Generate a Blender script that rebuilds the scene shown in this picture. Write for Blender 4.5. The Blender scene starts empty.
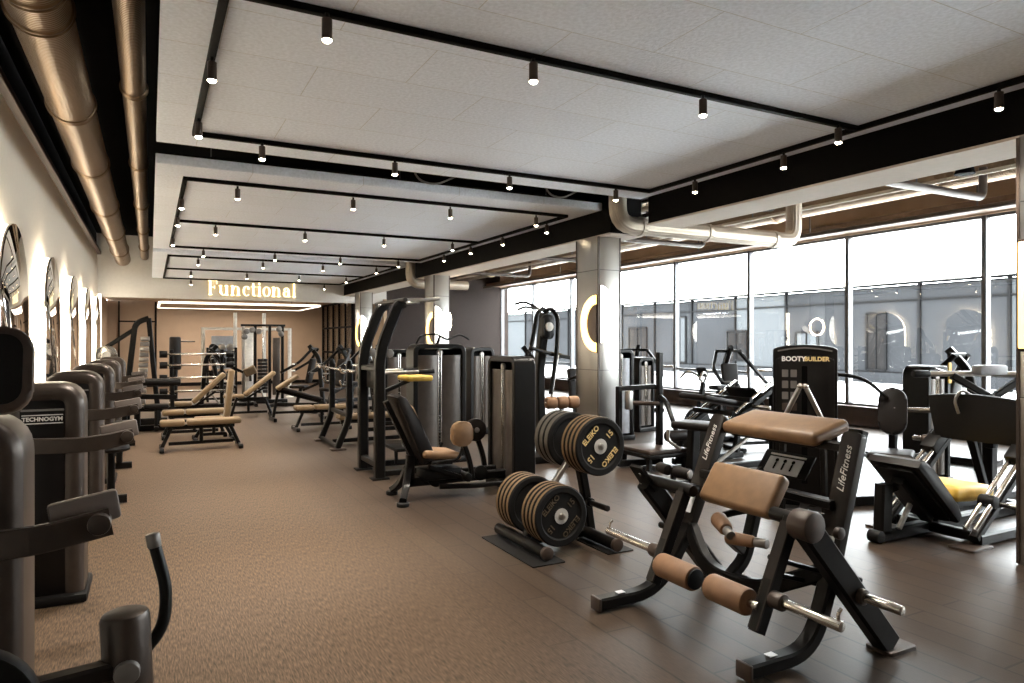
import bpy, bmesh, math, random
from mathutils import Vector, Matrix, Euler
V = Vector
rnd = random.Random(11)
scene = bpy.context.scene
COL = scene.collection
ORD = ['first', 'second', 'third', 'fourth', 'fifth', 'sixth', 'seventh', 'eighth']
R = math.radians
X, Y, Z = V((1, 0, 0)), V((0, 1, 0)), V((0, 0, 1))

# ------------------------------------------------------------------ materials
def lin(c):
    return tuple(((v / 255) / 12.92 if v / 255 <= .04045 else ((v / 255 + .055) / 1.055) ** 2.4) for v in c) + (1,)

def material(name, rgb, rough=.5, metal=0.0, var=.12, vscale=14, bump=0.0, bscale=60, coat=0.0, emit=None, estr=0.0, spec=.5):
    m = bpy.data.materials.new(name)
    m.use_nodes = True
    nt = m.node_tree
    b = nt.nodes['Principled BSDF']
    b.inputs['Roughness'].default_value = rough
    b.inputs['Metallic'].default_value = metal
    b.inputs['Coat Weight'].default_value = coat
    b.inputs['Specular IOR Level'].default_value = spec
    c = lin(rgb)
    tc = nt.nodes.new('ShaderNodeTexCoord')
    nz = nt.nodes.new('ShaderNodeTexNoise')
    nz.inputs['Scale'].default_value = vscale
    nz.inputs['Detail'].default_value = 4
    nt.links.new(tc.outputs['Object'], nz.inputs['Vector'])
    rp = nt.nodes.new('ShaderNodeValToRGB')
    rp.color_ramp.elements[0].position = .3
    rp.color_ramp.elements[1].position = .7
    rp.color_ramp.elements[0].color = tuple(v * (1 - var) for v in c[:3]) + (1,)
    rp.color_ramp.elements[1].color = tuple(min(1, v * (1 + var)) for v in c[:3]) + (1,)
    nt.links.new(nz.outputs['Fac'], rp.inputs['Fac'])
    nt.links.new(rp.outputs['Color'], b.inputs['Base Color'])
    if bump:
        n2 = nt.nodes.new('ShaderNodeTexNoise')
        n2.inputs['Scale'].default_value = bscale
        n2.inputs['Detail'].default_value = 3
        nt.links.new(tc.outputs['Object'], n2.inputs['Vector'])
        bp = nt.nodes.new('ShaderNodeBump')
        bp.inputs['Strength'].default_value = bump
        bp.inputs['Distance'].default_value = .01
        nt.links.new(n2.outputs['Fac'], bp.inputs['Height'])
        nt.links.new(bp.outputs['Normal'], b.inputs['Normal'])
    if emit:
        b.inputs['Emission Color'].default_value = lin(emit)
        b.inputs['Emission Strength'].default_value = estr
    return m

M = {}
M['black'] = material('black_powder_coat', (15, 13, 12), .36, .0, bump=.03, bscale=300, spec=.18)
M['black2'] = material('matte_black_plastic', (13, 11, 10), .5, spec=.18)
M['graphite'] = material('graphite_frame', (36, 31, 28), .36, .2, bump=.02, bscale=300, spec=.3)
M['cover'] = material('dark_machine_cover', (15, 12, 11), .36, .0, spec=.25)
M['satin'] = material('satin_grey_brown', (64, 55, 49), .36, .45, bump=.02, bscale=300)
M['padgrey'] = material('grey_arm_pad', (98, 88, 82), .42)
M['bronze'] = material('bronze_grey_end_cap', (64, 52, 45), .4, .2)
M['shroud'] = material('smoked_weight_shroud', (78, 70, 64), .3, .25)
M['shroud2'] = material('pale_weight_shroud', (172, 175, 182), .4, .0)  # window reflection on the tower past the column is put into this colour
M['stack'] = material('weight_stack_steel', (30, 27, 26), .5, .3)
M['brown'] = material('caramel_upholstery', (126, 95, 64), .5, bump=.08, bscale=220)
M['tan'] = material('bench_tan_upholstery', (112, 90, 62), .5, bump=.06, bscale=220)
M['ochre'] = material('ochre_upholstery', (204, 166, 70), .5, bump=.06, bscale=220)
M['dark_pad'] = material('black_upholstery', (22, 17, 15), .5, spec=.22, bump=.06, bscale=220)
M['foam'] = material('brown_foam_roller', (128, 95, 68), .6, bump=.1, bscale=260)
M['chrome'] = material('chromed_steel', (205, 200, 192), .22, 1.0, var=.04)
M['steel'] = material('brushed_steel', (176, 172, 166), .34, 1.0, var=.06)
M['rubber'] = material('black_rubber', (17, 15, 14), .65, spec=.2, bump=.1, bscale=180)
M['rim'] = material('bronze_plate_edge', (104, 80, 50), .55, .1)
M['rim_dark'] = material('grey_plate_edge', (84, 78, 70), .45, .3)
M['dark_gold'] = material('dark_gold_lettering', (74, 62, 44), .55)  # darker gold for the letters on the lower plate
M['hub'] = material('satin_plate_hub', (206, 204, 200), .38, .35, var=.04)
M['endwall'] = material('dark_brown_end_wall', (36, 27, 23), .7, spec=.2)
M['soffit'] = material('brown_window_soffit', (112, 90, 72), .6)
M['gold'] = material('gold_lettering', (214, 186, 128), .5)
M['white_ink'] = material('white_lettering', (225, 222, 216), .5)
M['sticker'] = material('pale_placard', (206, 208, 212), .45)
M['plaster'] = material('white_plaster', (224, 214, 200), .85, var=.02, bump=.05, bscale=40)
M['fascia'] = material('pale_grey_fascia', (196, 192, 186), .8, var=.03)
M['tanwall'] = material('tan_wall', (142, 120, 99), .8, var=.05, vscale=3)
M['void'] = material('black_ceiling', (6, 5, 5), .9, spec=.05)
M['taupe'] = material('taupe_ceiling', (176, 152, 128), .85, var=.1, vscale=2)
M['brownboard'] = material('brown_sill_board', (66, 49, 40), .6)
M['beam'] = material('black_steel_beam', (9, 7, 7), .7, spec=.08)
M['gypsum'] = material('light_beam_soffit', (196, 184, 170), .8, var=.03)
M['mullion'] = material('grey_window_frame', (96, 96, 98), .45, .3)
M['mirror'] = material('silvered_mirror', (225, 222, 218), .03, 1.0, var=.0)
M['led'] = material('warm_white_led', (255, 246, 230), .5, emit=(255, 240, 214), estr=8)
M['ledroom'] = material('white_led_strip', (255, 246, 230), .5, emit=(255, 240, 218), estr=1.1)
M['lens'] = material('glowing_lens', (255, 246, 230), .5, emit=(255, 232, 196), estr=30)
M['sign'] = material('lit_sign_face', (255, 246, 220), .5, emit=(255, 240, 205), estr=.75)
M['signside'] = material('lit_sign_side', (230, 200, 90), .5, emit=(235, 195, 70), estr=.4)
M['moon'] = material('white_glow_face', (255, 250, 240), .5, emit=(255, 248, 236), estr=3.5)
M['moonwarm'] = material('warm_glow_face', (255, 226, 150), .5, emit=(255, 206, 110), estr=1.6)
M['white_paint'] = material('white_rig_paint', (222, 216, 206), .45)
M['white_board'] = material('white_board', (230, 226, 218), .5)
M['mesh_grey'] = material('grey_pulley', (120, 116, 112), .4, .5)
M['snow'] = material('pale_paving', (228, 228, 226), .9, var=.02)
M['fac'] = material('blue_grey_glazing', (36, 37, 39), .9, .0, var=.15, vscale=.5, spec=.04)
M['fac2'] = material('bright_inner_blind', (58, 60, 62), .9, var=.04, spec=.04)
M['facframe'] = material('facade_frame', (17, 17, 18), .8, spec=.05)
M['facdark'] = material('dim_interior', (26, 25, 25), .9, var=.25, vscale=2, spec=.04)
M['paint_yellow'] = material('yellow_paint', (216, 176, 60), .45)
M['grille'] = material('tan_panel', (178, 146, 112), .7)

def duct_material(name, rgb, rough, scale):
    m = material(name, rgb, rough, .9, var=.1, vscale=2)
    nt = m.node_tree
    b = nt.nodes['Principled BSDF']
    tc = nt.nodes.new('ShaderNodeTexCoord')
    w = nt.nodes.new('ShaderNodeTexWave')
    w.wave_type = 'BANDS'
    w.bands_direction = 'Y'
    w.inputs['Scale'].default_value = scale
    bp = nt.nodes.new('ShaderNodeBump')
    bp.inputs['Strength'].default_value = .5
    bp.inputs['Distance'].default_value = .012
    nt.links.new(tc.outputs['Object'], w.inputs['Vector'])
    nt.links.new(w.outputs['Fac'], bp.inputs['Height'])
    nt.links.new(bp.outputs['Normal'], b.inputs['Normal'])
    return m
M['duct'] = duct_material('warm_lit_duct_metal', (128, 108, 86), .36, 11.0)  # galvanised metal; the brownish tint puts warm lamp light into the colour
M['duct_pale'] = duct_material('pale_duct_metal', (190, 180, 166), .55, 12.0)

def floor_material():
    m = bpy.data.materials.new('woven_plank_floor')
    m.use_nodes = True
    nt = m.node_tree
    L = nt.links.new
    N = nt.nodes.new
    b = nt.nodes['Principled BSDF']
    tc = N('ShaderNodeTexCoord')
    mp = N('ShaderNodeMapping')
    mp.inputs['Rotation'].default_value = (0, 0, R(90))
    L(tc.outputs['Object'], mp.inputs['Vector'])
    br = N('ShaderNodeTexBrick')
    br.inputs['Scale'].default_value = 1
    br.inputs['Brick Width'].default_value = 1.25
    br.inputs['Row Height'].default_value = .185
    br.inputs['Mortar Size'].default_value = .007
    br.inputs['Mortar Smooth'].default_value = .3
    br.inputs['Color1'].default_value = lin((62, 51, 42))
    br.inputs['Color2'].default_value = lin((52, 42, 35))
    br.inputs['Mortar'].default_value = lin((20, 16, 14))
    L(mp.outputs['Vector'], br.inputs['Vector'])
    # woven vinyl with fine streaks on the walkway
    mp2 = N('ShaderNodeMapping')
    mp2.inputs['Scale'].default_value = (150, 16, 1)
    L(tc.outputs['Object'], mp2.inputs['Vector'])
    nz = N('ShaderNodeTexNoise')
    nz.inputs['Scale'].default_value = 1
    nz.inputs['Detail'].default_value = 3
    L(mp2.outputs['Vector'], nz.inputs['Vector'])
    rp = N('ShaderNodeValToRGB')
    rp.color_ramp.elements[0].position = .32
    rp.color_ramp.elements[1].position = .68
    rp.color_ramp.elements[0].color = lin((50, 40, 31))
    rp.color_ramp.elements[1].color = lin((112, 91, 72))
    L(nz.outputs['Fac'], rp.inputs['Fac'])
    # zone: planks beyond the walkway
    sx = N('ShaderNodeSeparateXYZ')
    L(tc.outputs['Object'], sx.inputs['Vector'])
    gt = N('ShaderNodeMapRange')
    gt.interpolation_type = 'SMOOTHSTEP'
    gt.inputs['From Min'].default_value = .9
    gt.inputs['From Max'].default_value = 2.6
    L(sx.outputs['X'], gt.inputs['Value'])
    mul = N('ShaderNodeMix')
    mul.data_type = 'RGBA'
    mul.blend_type = 'MULTIPLY'
    mul.inputs['Factor'].default_value = .55
    rp2 = N('ShaderNodeValToRGB')
    rp2.color_ramp.elements[0].color = (.45, .45, .45, 1)
    rp2.color_ramp.elements[1].color = (1.5, 1.5, 1.5, 1)
    L(nz.outputs['Fac'], rp2.inputs['Fac'])
    L(br.outputs['Color'], mul.inputs['A'])
    L(rp2.outputs['Color'], mul.inputs['B'])
    mx = N('ShaderNodeMix')
    mx.data_type = 'RGBA'
    L(gt.outputs[0], mx.inputs['Factor'])
    L(rp.outputs['Color'], mx.inputs['A'])
    L(mul.outputs['Result'], mx.inputs['B'])
    L(mx.outputs['Result'], b.inputs['Base Color'])
    rr = N('ShaderNodeMapRange')
    rr.inputs['To Min'].default_value = .55
    rr.inputs['To Max'].default_value = .4
    b.inputs['Specular IOR Level'].default_value = .22
    L(gt.outputs[0], rr.inputs['Value'])
    L(rr.outputs['Result'], b.inputs['Roughness'])
    bp = N('ShaderNodeBump')
    bp.inputs['Strength'].default_value = .12
    bp.inputs['Distance'].default_value = .004
    L(nz.outputs['Fac'], bp.inputs['Height'])
    L(bp.outputs['Normal'], b.inputs['Normal'])
    return m
M['floor'] = floor_material()

def raft_material():
    m = bpy.data.materials.new('wood_wool_board')
    m.use_nodes = True
    nt = m.node_tree
    L = nt.links.new
    N = nt.nodes.new
    b = nt.nodes['Principled BSDF']
    b.inputs['Roughness'].default_value = .9
    tc = N('ShaderNodeTexCoord')
    br = N('ShaderNodeTexBrick')
    br.inputs['Scale'].default_value = 1
    br.inputs['Brick Width'].default_value = 1.2
    br.inputs['Row Height'].default_value = .6
    br.inputs['Mortar Size'].default_value = .003
    br.inputs['Color1'].default_value = lin((236, 242, 252))
    br.inputs['Color2'].default_value = lin((232, 238, 248))
    br.inputs['Mortar'].default_value = lin((206, 206, 206))
    L(tc.outputs['Object'], br.inputs['Vector'])
    nz = N('ShaderNodeTexNoise')
    nz.inputs['Scale'].default_value = 38
    nz.inputs['Detail'].default_value = 6
    L(tc.outputs['Object'], nz.inputs['Vector'])
    rp = N('ShaderNodeValToRGB')
    rp.color_ramp.elements[0].position = .35
    rp.color_ramp.elements[1].position = .65
    rp.color_ramp.elements[0].color = (.88, .88, .88, 1)
    rp.color_ramp.elements[1].color = (1.04, 1.04, 1.04, 1)
    L(nz.outputs['Fac'], rp.inputs['Fac'])
    mul = N('ShaderNodeMix')
    mul.data_type = 'RGBA'
    mul.blend_type = 'MULTIPLY'
    mul.inputs['Factor'].default_value = .8
    L(br.outputs['Color'], mul.inputs['A'])
    L(rp.outputs['Color'], mul.inputs['B'])
    L(mul.outputs['Result'], b.inputs['Base Color'])
    bp = N('ShaderNodeBump')
    bp.inputs['Strength'].default_value = .35
    bp.inputs['Distance'].default_value = .01
    L(nz.outputs['Fac'], bp.inputs['Height'])
    L(bp.outputs['Normal'], b.inputs['Normal'])
    return m
M['raft'] = raft_material()

def cladding_material():
    m = material('brushed_column_cladding', (178, 176, 172), .3, 1.0, var=.05, vscale=3)
    nt = m.node_tree
    b = nt.nodes['Principled BSDF']
    tc = nt.nodes.new('ShaderNodeTexCoord')
    mp = nt.nodes.new('ShaderNodeMapping')
    mp.inputs['Scale'].default_value = (160, 160, 2)
    nz = nt.nodes.new('ShaderNodeTexNoise')
    nz.inputs['Scale'].default_value = 1
    nt.links.new(tc.outputs['Object'], mp.inputs['Vector'])
    nt.links.new(mp.outputs['Vector'], nz.inputs['Vector'])
    bp = nt.nodes.new('ShaderNodeBump')
    bp.inputs['Strength'].default_value = .08
    bp.inputs['Distance'].default_value = .004
    nt.links.new(nz.outputs['Fac'], bp.inputs['Height'])
    nt.links.new(bp.outputs['Normal'], b.inputs['Normal'])
    return m
M['clad'] = cladding_material()

def glass_material():
    m = bpy.data.materials.new('clear_window_glass')
    m.use_nodes = True
    nt = m.node_tree
    nt.nodes.clear()
    o = nt.nodes.new('ShaderNodeOutputMaterial')
    t = nt.nodes.new('ShaderNodeBsdfTransparent')
    t.inputs['Color'].default_value = (.96, .98, .98, 1)
    g = nt.nodes.new('ShaderNodeBsdfGlossy')
    g.inputs['Roughness'].default_value = .01
    f = nt.nodes.new('ShaderNodeFresnel')
    gm = nt.nodes.new('ShaderNodeNewGeometry')
    mr = nt.nodes.new('ShaderNodeMapRange')
    mr.inputs['To Min'].default_value = 1.5
    mr.inputs['To Max'].default_value = 1 / 1.5
    nt.links.new(gm.outputs['Backfacing'], mr.inputs['Value'])
    nt.links.new(mr.outputs['Result'], f.inputs['IOR'])
    mx = nt.nodes.new('ShaderNodeMixShader')
    nt.links.new(f.outputs[0], mx.inputs[0])
    nt.links.new(t.outputs[0], mx.inputs[1])
    nt.links.new(g.outputs[0], mx.inputs[2])
    nt.links.new(mx.outputs[0], o.inputs['Surface'])
    return m
M['glass'] = glass_material()

# ------------------------------------------------------------------ mesh helpers
def rot(rx=0, ry=0, rz=0):
    return Euler((R(rx), R(ry), R(rz))).to_matrix().to_4x4()

def fillet(pts, r, n=5):
    pts = [V(p) for p in pts]
    out = [pts[0]]
    for i in range(1, len(pts) - 1):
        a, b, c = pts[i - 1], pts[i], pts[i + 1]
        d1, d2 = (a - b), (c - b)
        k = min(r, d1.length * .48, d2.length * .48)
        p, q = b + d1.normalized() * k, b + d2.normalized() * k
        for j in range(n + 1):
            t = j / n
            out.append(p * (1 - t) ** 2 + b * 2 * t * (1 - t) + q * t * t)
    out.append(pts[-1])
    return out

def rect_sec(w, h):
    c = min(w, h) * .16
    a, b = w / 2, h / 2
    return [(a, -b + c), (a, b - c), (a - c, b), (-a + c, b), (-a, b - c), (-a, -b + c), (-a + c, -b), (a - c, -b)]

def circ_sec(r, n=14):
    return [(r * math.cos(2 * math.pi * i / n), r * math.sin(2 * math.pi * i / n)) for i in range(n)]

class MB:
    def __init__(s):
        s.bm = bmesh.new()

    def box(s, c, size, rt=None, bev=0.0, seg=2):
        mat = Matrix.Translation(V(c)) @ (rt if rt is not None else Matrix()) @ Matrix.Diagonal(V((size[0], size[1], size[2], 1)))
        g = bmesh.ops.create_cube(s.bm, size=1, matrix=mat)
        if bev > 0:
            ed = set(e for v in g['verts'] for e in v.link_edges)
            bmesh.ops.bevel(s.bm, geom=list(ed), offset=min(bev, min(size) * .48), segments=seg, profile=.5, affect='EDGES')
        return s

    def sweep(s, pts, sec, side=None, closed=False):
        pts = [V(p) for p in pts]
        n = len(pts)
        rings = []
        prev = None
        for i, p in enumerate(pts):
            if closed:
                t = (pts[(i + 1) % n] - pts[i - 1]).normalized()
            else:
                t = (pts[min(i + 1, n - 1)] - pts[max(i - 1, 0)]).normalized()
            if side is not None:
                a = V(side)
            elif prev is not None:
                a = prev
            else:
                a = Z if abs(t.z) < .9 else X
            a = (a - t * a.dot(t)).normalized()
            prev = a
            b = t.cross(a)
            rings.append([s.bm.verts.new(p + a * u + b * w) for u, w in sec])
        m = len(sec)
        for i in range(n if closed else n - 1):
            r0, r1 = rings[i], rings[(i + 1) % n]
            for j in range(m):
                s.bm.faces.new((r0[j], r0[(j + 1) % m], r1[(j + 1) % m], r1[j]))
        if not closed:
            s.bm.faces.new(list(reversed(rings[0])))
            s.bm.faces.new(rings[-1])
        return s

    def bar(s, p, q, w, h=None, side=None):
        p, q = V(p), V(q)
        if side is None:
            t = (q - p).normalized()
            side = Y if abs(t.y) < .8 else X
        return s.sweep([p, q], rect_sec(w, h or w), side)

    def frame(s, pts, w, h, side, r=.12):
        return s.sweep(fillet(pts, r), rect_sec(w, h), side)

    def tube(s, pts, r, bend=.06, n=12, closed=False):
        pts = [V(p) for p in pts]
        return s.sweep(fillet(pts, bend) if len(pts) > 2 and bend > 0 else pts, circ_sec(r, n), None, closed)

    def lathe(s, prof, o, axis, n=28):
        """prof: (radius, distance along axis) pairs"""
        o, ax = V(o), V(axis).normalized()
        a = (X if abs(ax.x) < .8 else Y)
        a = (a - ax * a.dot(ax)).normalized()
        b = ax.cross(a)
        rings = []
        for r, d in prof:
            if r < 1e-6:
                rings.append([s.bm.verts.new(o + ax * d)])
            else:
                rings.append([s.bm.verts.new(o + ax * d + (a * math.cos(2 * math.pi * i / n) + b * math.sin(2 * math.pi * i / n)) * r) for i in range(n)])
        for r0, r1 in zip(rings, rings[1:]):
            if len(r0) == 1 and len(r1) == 1:
                continue
            for i in range(n):
                j = (i + 1) % n
                if len(r0) == 1:
                    s.bm.faces.new((r0[0], r1[j], r1[i]))
                elif len(r1) == 1:
                    s.bm.faces.new((r0[i], r0[j], r1[0]))
                else:
                    s.bm.faces.new((r0[i], r0[j], r1[j], r1[i]))
        return s

    def cyl(s, p, q, r, r2=None, n=20, bev=None):
        p, q = V(p), V(q)
        L = (q - p).length
        r2 = r if r2 is None else r2
        k = min(.15 * min(r, r2), .01, L * .2) if bev is None else min(bev, L * .45, r * .9)
        return s.lathe([(0, 0), (r - k, 0), (r - k * .3, k * .3), (r, k), (r2, L - k), (r2 - k * .3, L - k * .3), (r2 - k, L), (0, L)], p, q - p, n)

    def ball(s, c, r, n=18, sc=(1, 1, 1)):
        bmesh.ops.create_uvsphere(s.bm, u_segments=n, v_segments=max(8, n * 2 // 3), radius=r,
                                  matrix=Matrix.Translation(V(c)) @ Matrix.Diagonal(V((*sc, 1))))
        return s

    def prism(s, pts2, o, u, v, thick, bev=0.0):
        """polygon in the plane o + u*a + v*b, extruded along u x v by thick (centred)"""
        o, u, v = V(o), V(u), V(v)
        nrm = u.cross(v).normalized() * thick / 2
        f = [s.bm.verts.new(o + u * a + v * b + nrm) for a, b in pts2]
        k = [s.bm.verts.new(o + u * a + v * b - nrm) for a, b in pts2]
        s.bm.faces.new(f)
        s.bm.faces.new(list(reversed(k)))
        m = len(pts2)
        for i in range(m):
            j = (i + 1) % m
            s.bm.faces.new((f[j], f[i], k[i], k[j]))
        if bev:
            es = [e for vv in f + k for e in vv.link_edges]
            es = [e for e in set(es) if len([x for x in e.link_faces if len(x.verts) == m]) == 1]
            bmesh.ops.bevel(s.bm, geom=es, offset=bev, segments=2, profile=.5, affect='EDGES')
        return s

    def build(s, name, mat, parent=None, local=False, flip=True):
        bmesh.ops.recalc_face_normals(s.bm, faces=s.bm.faces)
        me = bpy.data.meshes.new(name)
        if parent is not None and not local:
            s.bm.transform(parent['_m'] if False else base_matrix(parent).inverted())
        s.bm.to_mesh(me)
        s.bm.free()
        me.materials.append(M[mat] if isinstance(mat, str) else mat)
        me.shade_smooth()
        me.set_sharp_from_angle(angle=R(32))
        o = bpy.data.objects.new(name, me)
        COL.objects.link(o)
        if parent is not None:
            o.parent = parent
        return o

def base_matrix(o):
    m = Matrix.Translation(o.location) @ o.rotation_euler.to_matrix().to_4x4()
    return base_matrix(o.parent) @ m if o.parent else m

def tag(o, label, cat, group=None, kind=None):
    o['label'] = label
    o['category'] = cat
    if group:
        o['group'] = group
    if kind:
        o['kind'] = kind
    return o

def thing(name, label, cat, loc=(0, 0, 0), rz=0, group=None):
    o = bpy.data.objects.new(name, None)
    o.empty_display_size = .1
    COL.objects.link(o)
    o.location = loc
    o.rotation_euler = (0, 0, R(rz))
    return tag(o, label, cat, group)

def struct(o):
    o['kind'] = 'structure'
    return o

def copy_tree(o, parent=None):
    c = o.copy()
    COL.objects.link(c)
    if parent is not None:
        c.parent = parent
    for ch in list(o.children):
        copy_tree(ch, c)
    return c

def rrect(w, h, r, n=5):
    """rounded rectangle outline"""
    out = []
    for cx, cy, a0 in ((w / 2 - r, h / 2 - r, 0), (-w / 2 + r, h / 2 - r, 90), (-w / 2 + r, -h / 2 + r, 180), (w / 2 - r, -h / 2 + r, 270)):
        for i in range(n + 1):
            a = R(a0 + 90 * i / n)
            out.append((cx + r * math.cos(a), cy + r * math.sin(a)))
    return out

def text(body, name, mat, parent, o, u, v, size, depth=.004, shear=0.0, align='CENTER', bold=0.0, local=False):
    """lettering in the plane u (reading direction), v (up of the letters)"""
    cu = bpy.data.curves.new('lettering', 'FONT')
    cu.body = body
    cu.size = size
    cu.align_x = align
    cu.align_y = 'CENTER'
    cu.extrude = depth
    cu.shear = shear
    cu.offset = bold
    cu.resolution_u = 3
    t = bpy.data.objects.new('lettering', cu)
    COL.objects.link(t)
    dg = bpy.context.evaluated_depsgraph_get()
    me = bpy.data.meshes.new_from_object(t.evaluated_get(dg))
    bpy.data.objects.remove(t)
    u, v = V(u).normalized(), V(v).normalized()
    w = u.cross(v)
    mt = Matrix((u, v, w)).transposed().to_4x4()
    mt.translation = V(o)
    if parent is not None and not local:
        mt = base_matrix(parent).inverted() @ mt
    me.transform(mt)
    me.materials.clear()
    me.materials.append(M[mat])
    ob = bpy.data.objects.new(name, me)
    COL.objects.link(ob)
    if parent is not None:
        ob.parent = parent
    return ob
# ------------------------------------------------------------------ camera
cam = bpy.data.objects.new('camera', bpy.data.cameras.new('camera'))
COL.objects.link(cam)
cam.data.sensor_width = 36
cam.data.lens = 36 * 691 / 1024
cam.data.clip_start = .05
cam.data.clip_end = 300
cam.location = (0, 0, 1.6)
cam.rotation_euler = (R(90), 0, R(-27.65))
scene.camera = cam

# ------------------------------------------------------------------ shell
WL, WR, YB, YH, YF = -1.29, 12.0, -3.2, 22.3, 27.5
struct(MB().box(((WL + WR) / 2, 12.2, -.1), (WR - WL + .6, 31.2, .2)).build('floor', 'floor'))
struct(MB().box((WL - .1, (YB + YH) / 2, 2.01), (.2, YH - YB, 4.02)).build('wall_left', 'plaster'))
struct(MB().box((WL - .12, (YB + YF) / 2, 4.34), (.2, YF - YB, .62)).build('wall_left_upper', 'void'))
struct(MB().box((WL + .03, (YB + YH) / 2, 4.06), (.12, YH - YB, .09), bev=.01).build('trim_1', 'brownboard'))
struct(MB().box((WL - .1, (YH + YF) / 2, 1.5), (.2, YF - YH, 3)).build('wall_left_far', 'tanwall'))
struct(MB().box(((WL + WR) / 2, YB - .1, 2.3), (WR - WL + .4, .2, 4.6)).build('wall_back', 'tanwall'))
struct(MB().box((2.85, YF + .1, 1.6), (8.3, .2, 3.2)).build('wall_far', 'tanwall'))
struct(MB().box((9.2, 23.9, 2.3), (6.2, .2, 4.6)).build('wall_end', 'endwall'))
struct(MB().box((2.3, 9.6, 4.66), (7.2, 25.6, .12)).build('ceiling', 'void'))
struct(MB().box((9.1, 10.3, 4.36), (6.3, 27.2, .12)).build('ceiling_window_side', 'taupe'))
# lintel bridging the entrance of the functional room
struct(MB().box((2.82, YH + .15, 3.75), (8.3, .3, 1.8)).build('wall_header', 'fascia'))
struct(MB().box((2.8, 25.1, 3.1), (8.4, 4.9, .1)).build('ceiling_functional', 'taupe'))
# long black beam, notched where the round duct passes through the gap between the rafts
bm_ = MB()
bm_.box((5.81, 1.85, 3.36), (.52, 10.1, .56)).box((5.81, 15.0, 3.36), (.52, 14.6, .56)).box((5.81, 7.3, 3.62), (.52, .8, .1))
struct(bm_.build('beam', 'beam'))
sf = MB().box((5.81, 1.85, 3.07), (.56, 10.1, .02)).box((5.81, 15.0, 3.07), (.56, 14.6, .02))
struct(sf.build('beam_soffit', 'gypsum'))
struct(MB().box((5.95, 9.6, 4.1), (.12, 25.6, 1.0)).build('beam_upper_fascia', 'beam'))

# tan panels and dark battens on the far wall
for i, (x, w) in enumerate(((-.95, .05), (.18, .06))):
    struct(MB().box((x, YF - .03, 1.5), (w, .06, 3)).build('trim_%d' % (2 + i), 'beam'))
struct(MB().box((-.4, YF - .03, 2.3), (1.1, .06, .05)).build('trim_4', 'beam'))
struct(MB().box((2.4, YF - .02, .06), (7.2, .04, .12)).build('baseboard_far', 'beam'))

# ------------------------------------------------------------------ window wall
mull = [6.38 + 2.49 * k for k in range(-4, 8)]
for i, (y0, y1) in enumerate(zip(mull, mull[1:])):
    f = MB()
    for y in (y0, y1):
        pass
    f.box((WR + .05, y1, 2.0), (.14, .075, 3.3), bev=.006)
    if i == 0:
        f.box((WR + .05, y0, 2.0), (.14, .075, 3.3), bev=.006)
    yc, w = (y0 + y1) / 2, y1 - y0
    f.box((WR + .05, yc, .39), (.1, w - .07, .05)).box((WR + .05, yc, 3.63), (.1, w - .07, .05))
    if i in (6, 9):
        f.box((WR + .05, yc, .9), (.08, w - .07, .045))
    fr = struct(f.build('window_%d' % (i + 1), 'mullion'))
    MB().box((WR + .06, yc, 2.01), (.014, w - .08, 3.2)).build('pane', 'glass', fr)
struct(MB().box((WR + .06, 10.1, .185), (.2, 27.6, .37), bev=.01).build('baseboard_right', 'brownboard'))
struct(MB().box((WR - .02, 10.1, .36), (.34, 27.6, .03), bev=.008).build('trim_5', 'brownboard'))
struct(MB().box((WR + .06, 10.1, 4.0), (.22, 27.6, .7), bev=.01).build('wall_right', 'taupe'))
struct(MB().box((WR - .35, 10.1, 3.74), (.6, 27.4, .12), bev=.02).build('trim_6', 'soffit'))
struct(MB().box((WR + .06, -3.35, 2), (.2, .5, 4)).build('wall_right_end', 'taupe'))

# glazed partition of the functional room
pf = MB()
for y in (23.0, 23.9, 24.8, 25.7, 26.6, 27.4):
    pf.box((6.0, y, 1.5), (.06, .06, 3))
for z in (.03, 1.2, 2.1, 2.97):
    pf.box((6.0, 25.2, z), (.06, 4.4, .06))
pt = struct(pf.build('window_20', 'beam'))
MB().box((6.03, 25.2, 1.5), (.012, 4.4, 2.9)).build('pane', 'glass', pt)
struct(MB().box((6.9, 24.9, 1.5), (.1, 5.4, 3)).build('wall_far_side', 'taupe'))

# ------------------------------------------------------------------ outside
struct(MB().box((27, 14, -.12), (29.5, 90, .1)).build('exterior_ground', 'snow'))
bd = thing('glazed_building', 'blue-grey glazed building across the pale paved yard outside', 'building', (25, 20, -.07))
MB().box((25.6, 20, 1.85), (.1, 60, 3.8)).build('dim_interior', 'facdark', bd)
MB().box((25.2, 20, 3.9), (1.4, 60, .18)).build('roof_edge', 'white_paint', bd)
MB().box((25.0, 20, .2), (.2, 60, .4)).build('plinth', 'fac', bd)
hb = MB()
for z in (.42, 3.15, 3.76):
    hb.box((25, 20, z), (.14, 60, .06))
hb.build('transom', 'facframe', bd)
for k in range(20):
    y = -8.5 + 3.0 * k
    MB().box((25, y, 1.85), (.16, .09, 3.8)).build('mullion', 'facframe', bd)
    yc = y + 1.5
    MB().box((25.03, yc, 2.05), (.04, 2.9, 3.2)).build('glazing', 'fac' if k % 4 != 2 else 'fac2', bd)
for k, (y, z, w, h) in enumerate(((32.0, 1.55, 1.6, 1.7), (28.4, 1.7, .9, 2.4), (24.4, 1.4, 1.2, 1.4), (20.4, 1.35, 1.1, 1.3), (17.2, 1.6, .8, 2.2), (35, 1.5, 1.4, 1.6))):
    wf = MB()
    for s_ in (-1, 1):
        wf.box((24.95, y + s_ * w / 2, z), (.08, .08, h))
        wf.box((24.95, y, z + s_ * h / 2), (.08, w, .08))
    wf.box((24.95, y, z), (.07, .05, h))
    w_ = wf.build('inner_window', 'facframe', bd)
    MB().box((24.97, y, z), (.02, w - .08, h - .08)).build('pane', 'fac2' if k % 2 else 'facdark', w_)
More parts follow.
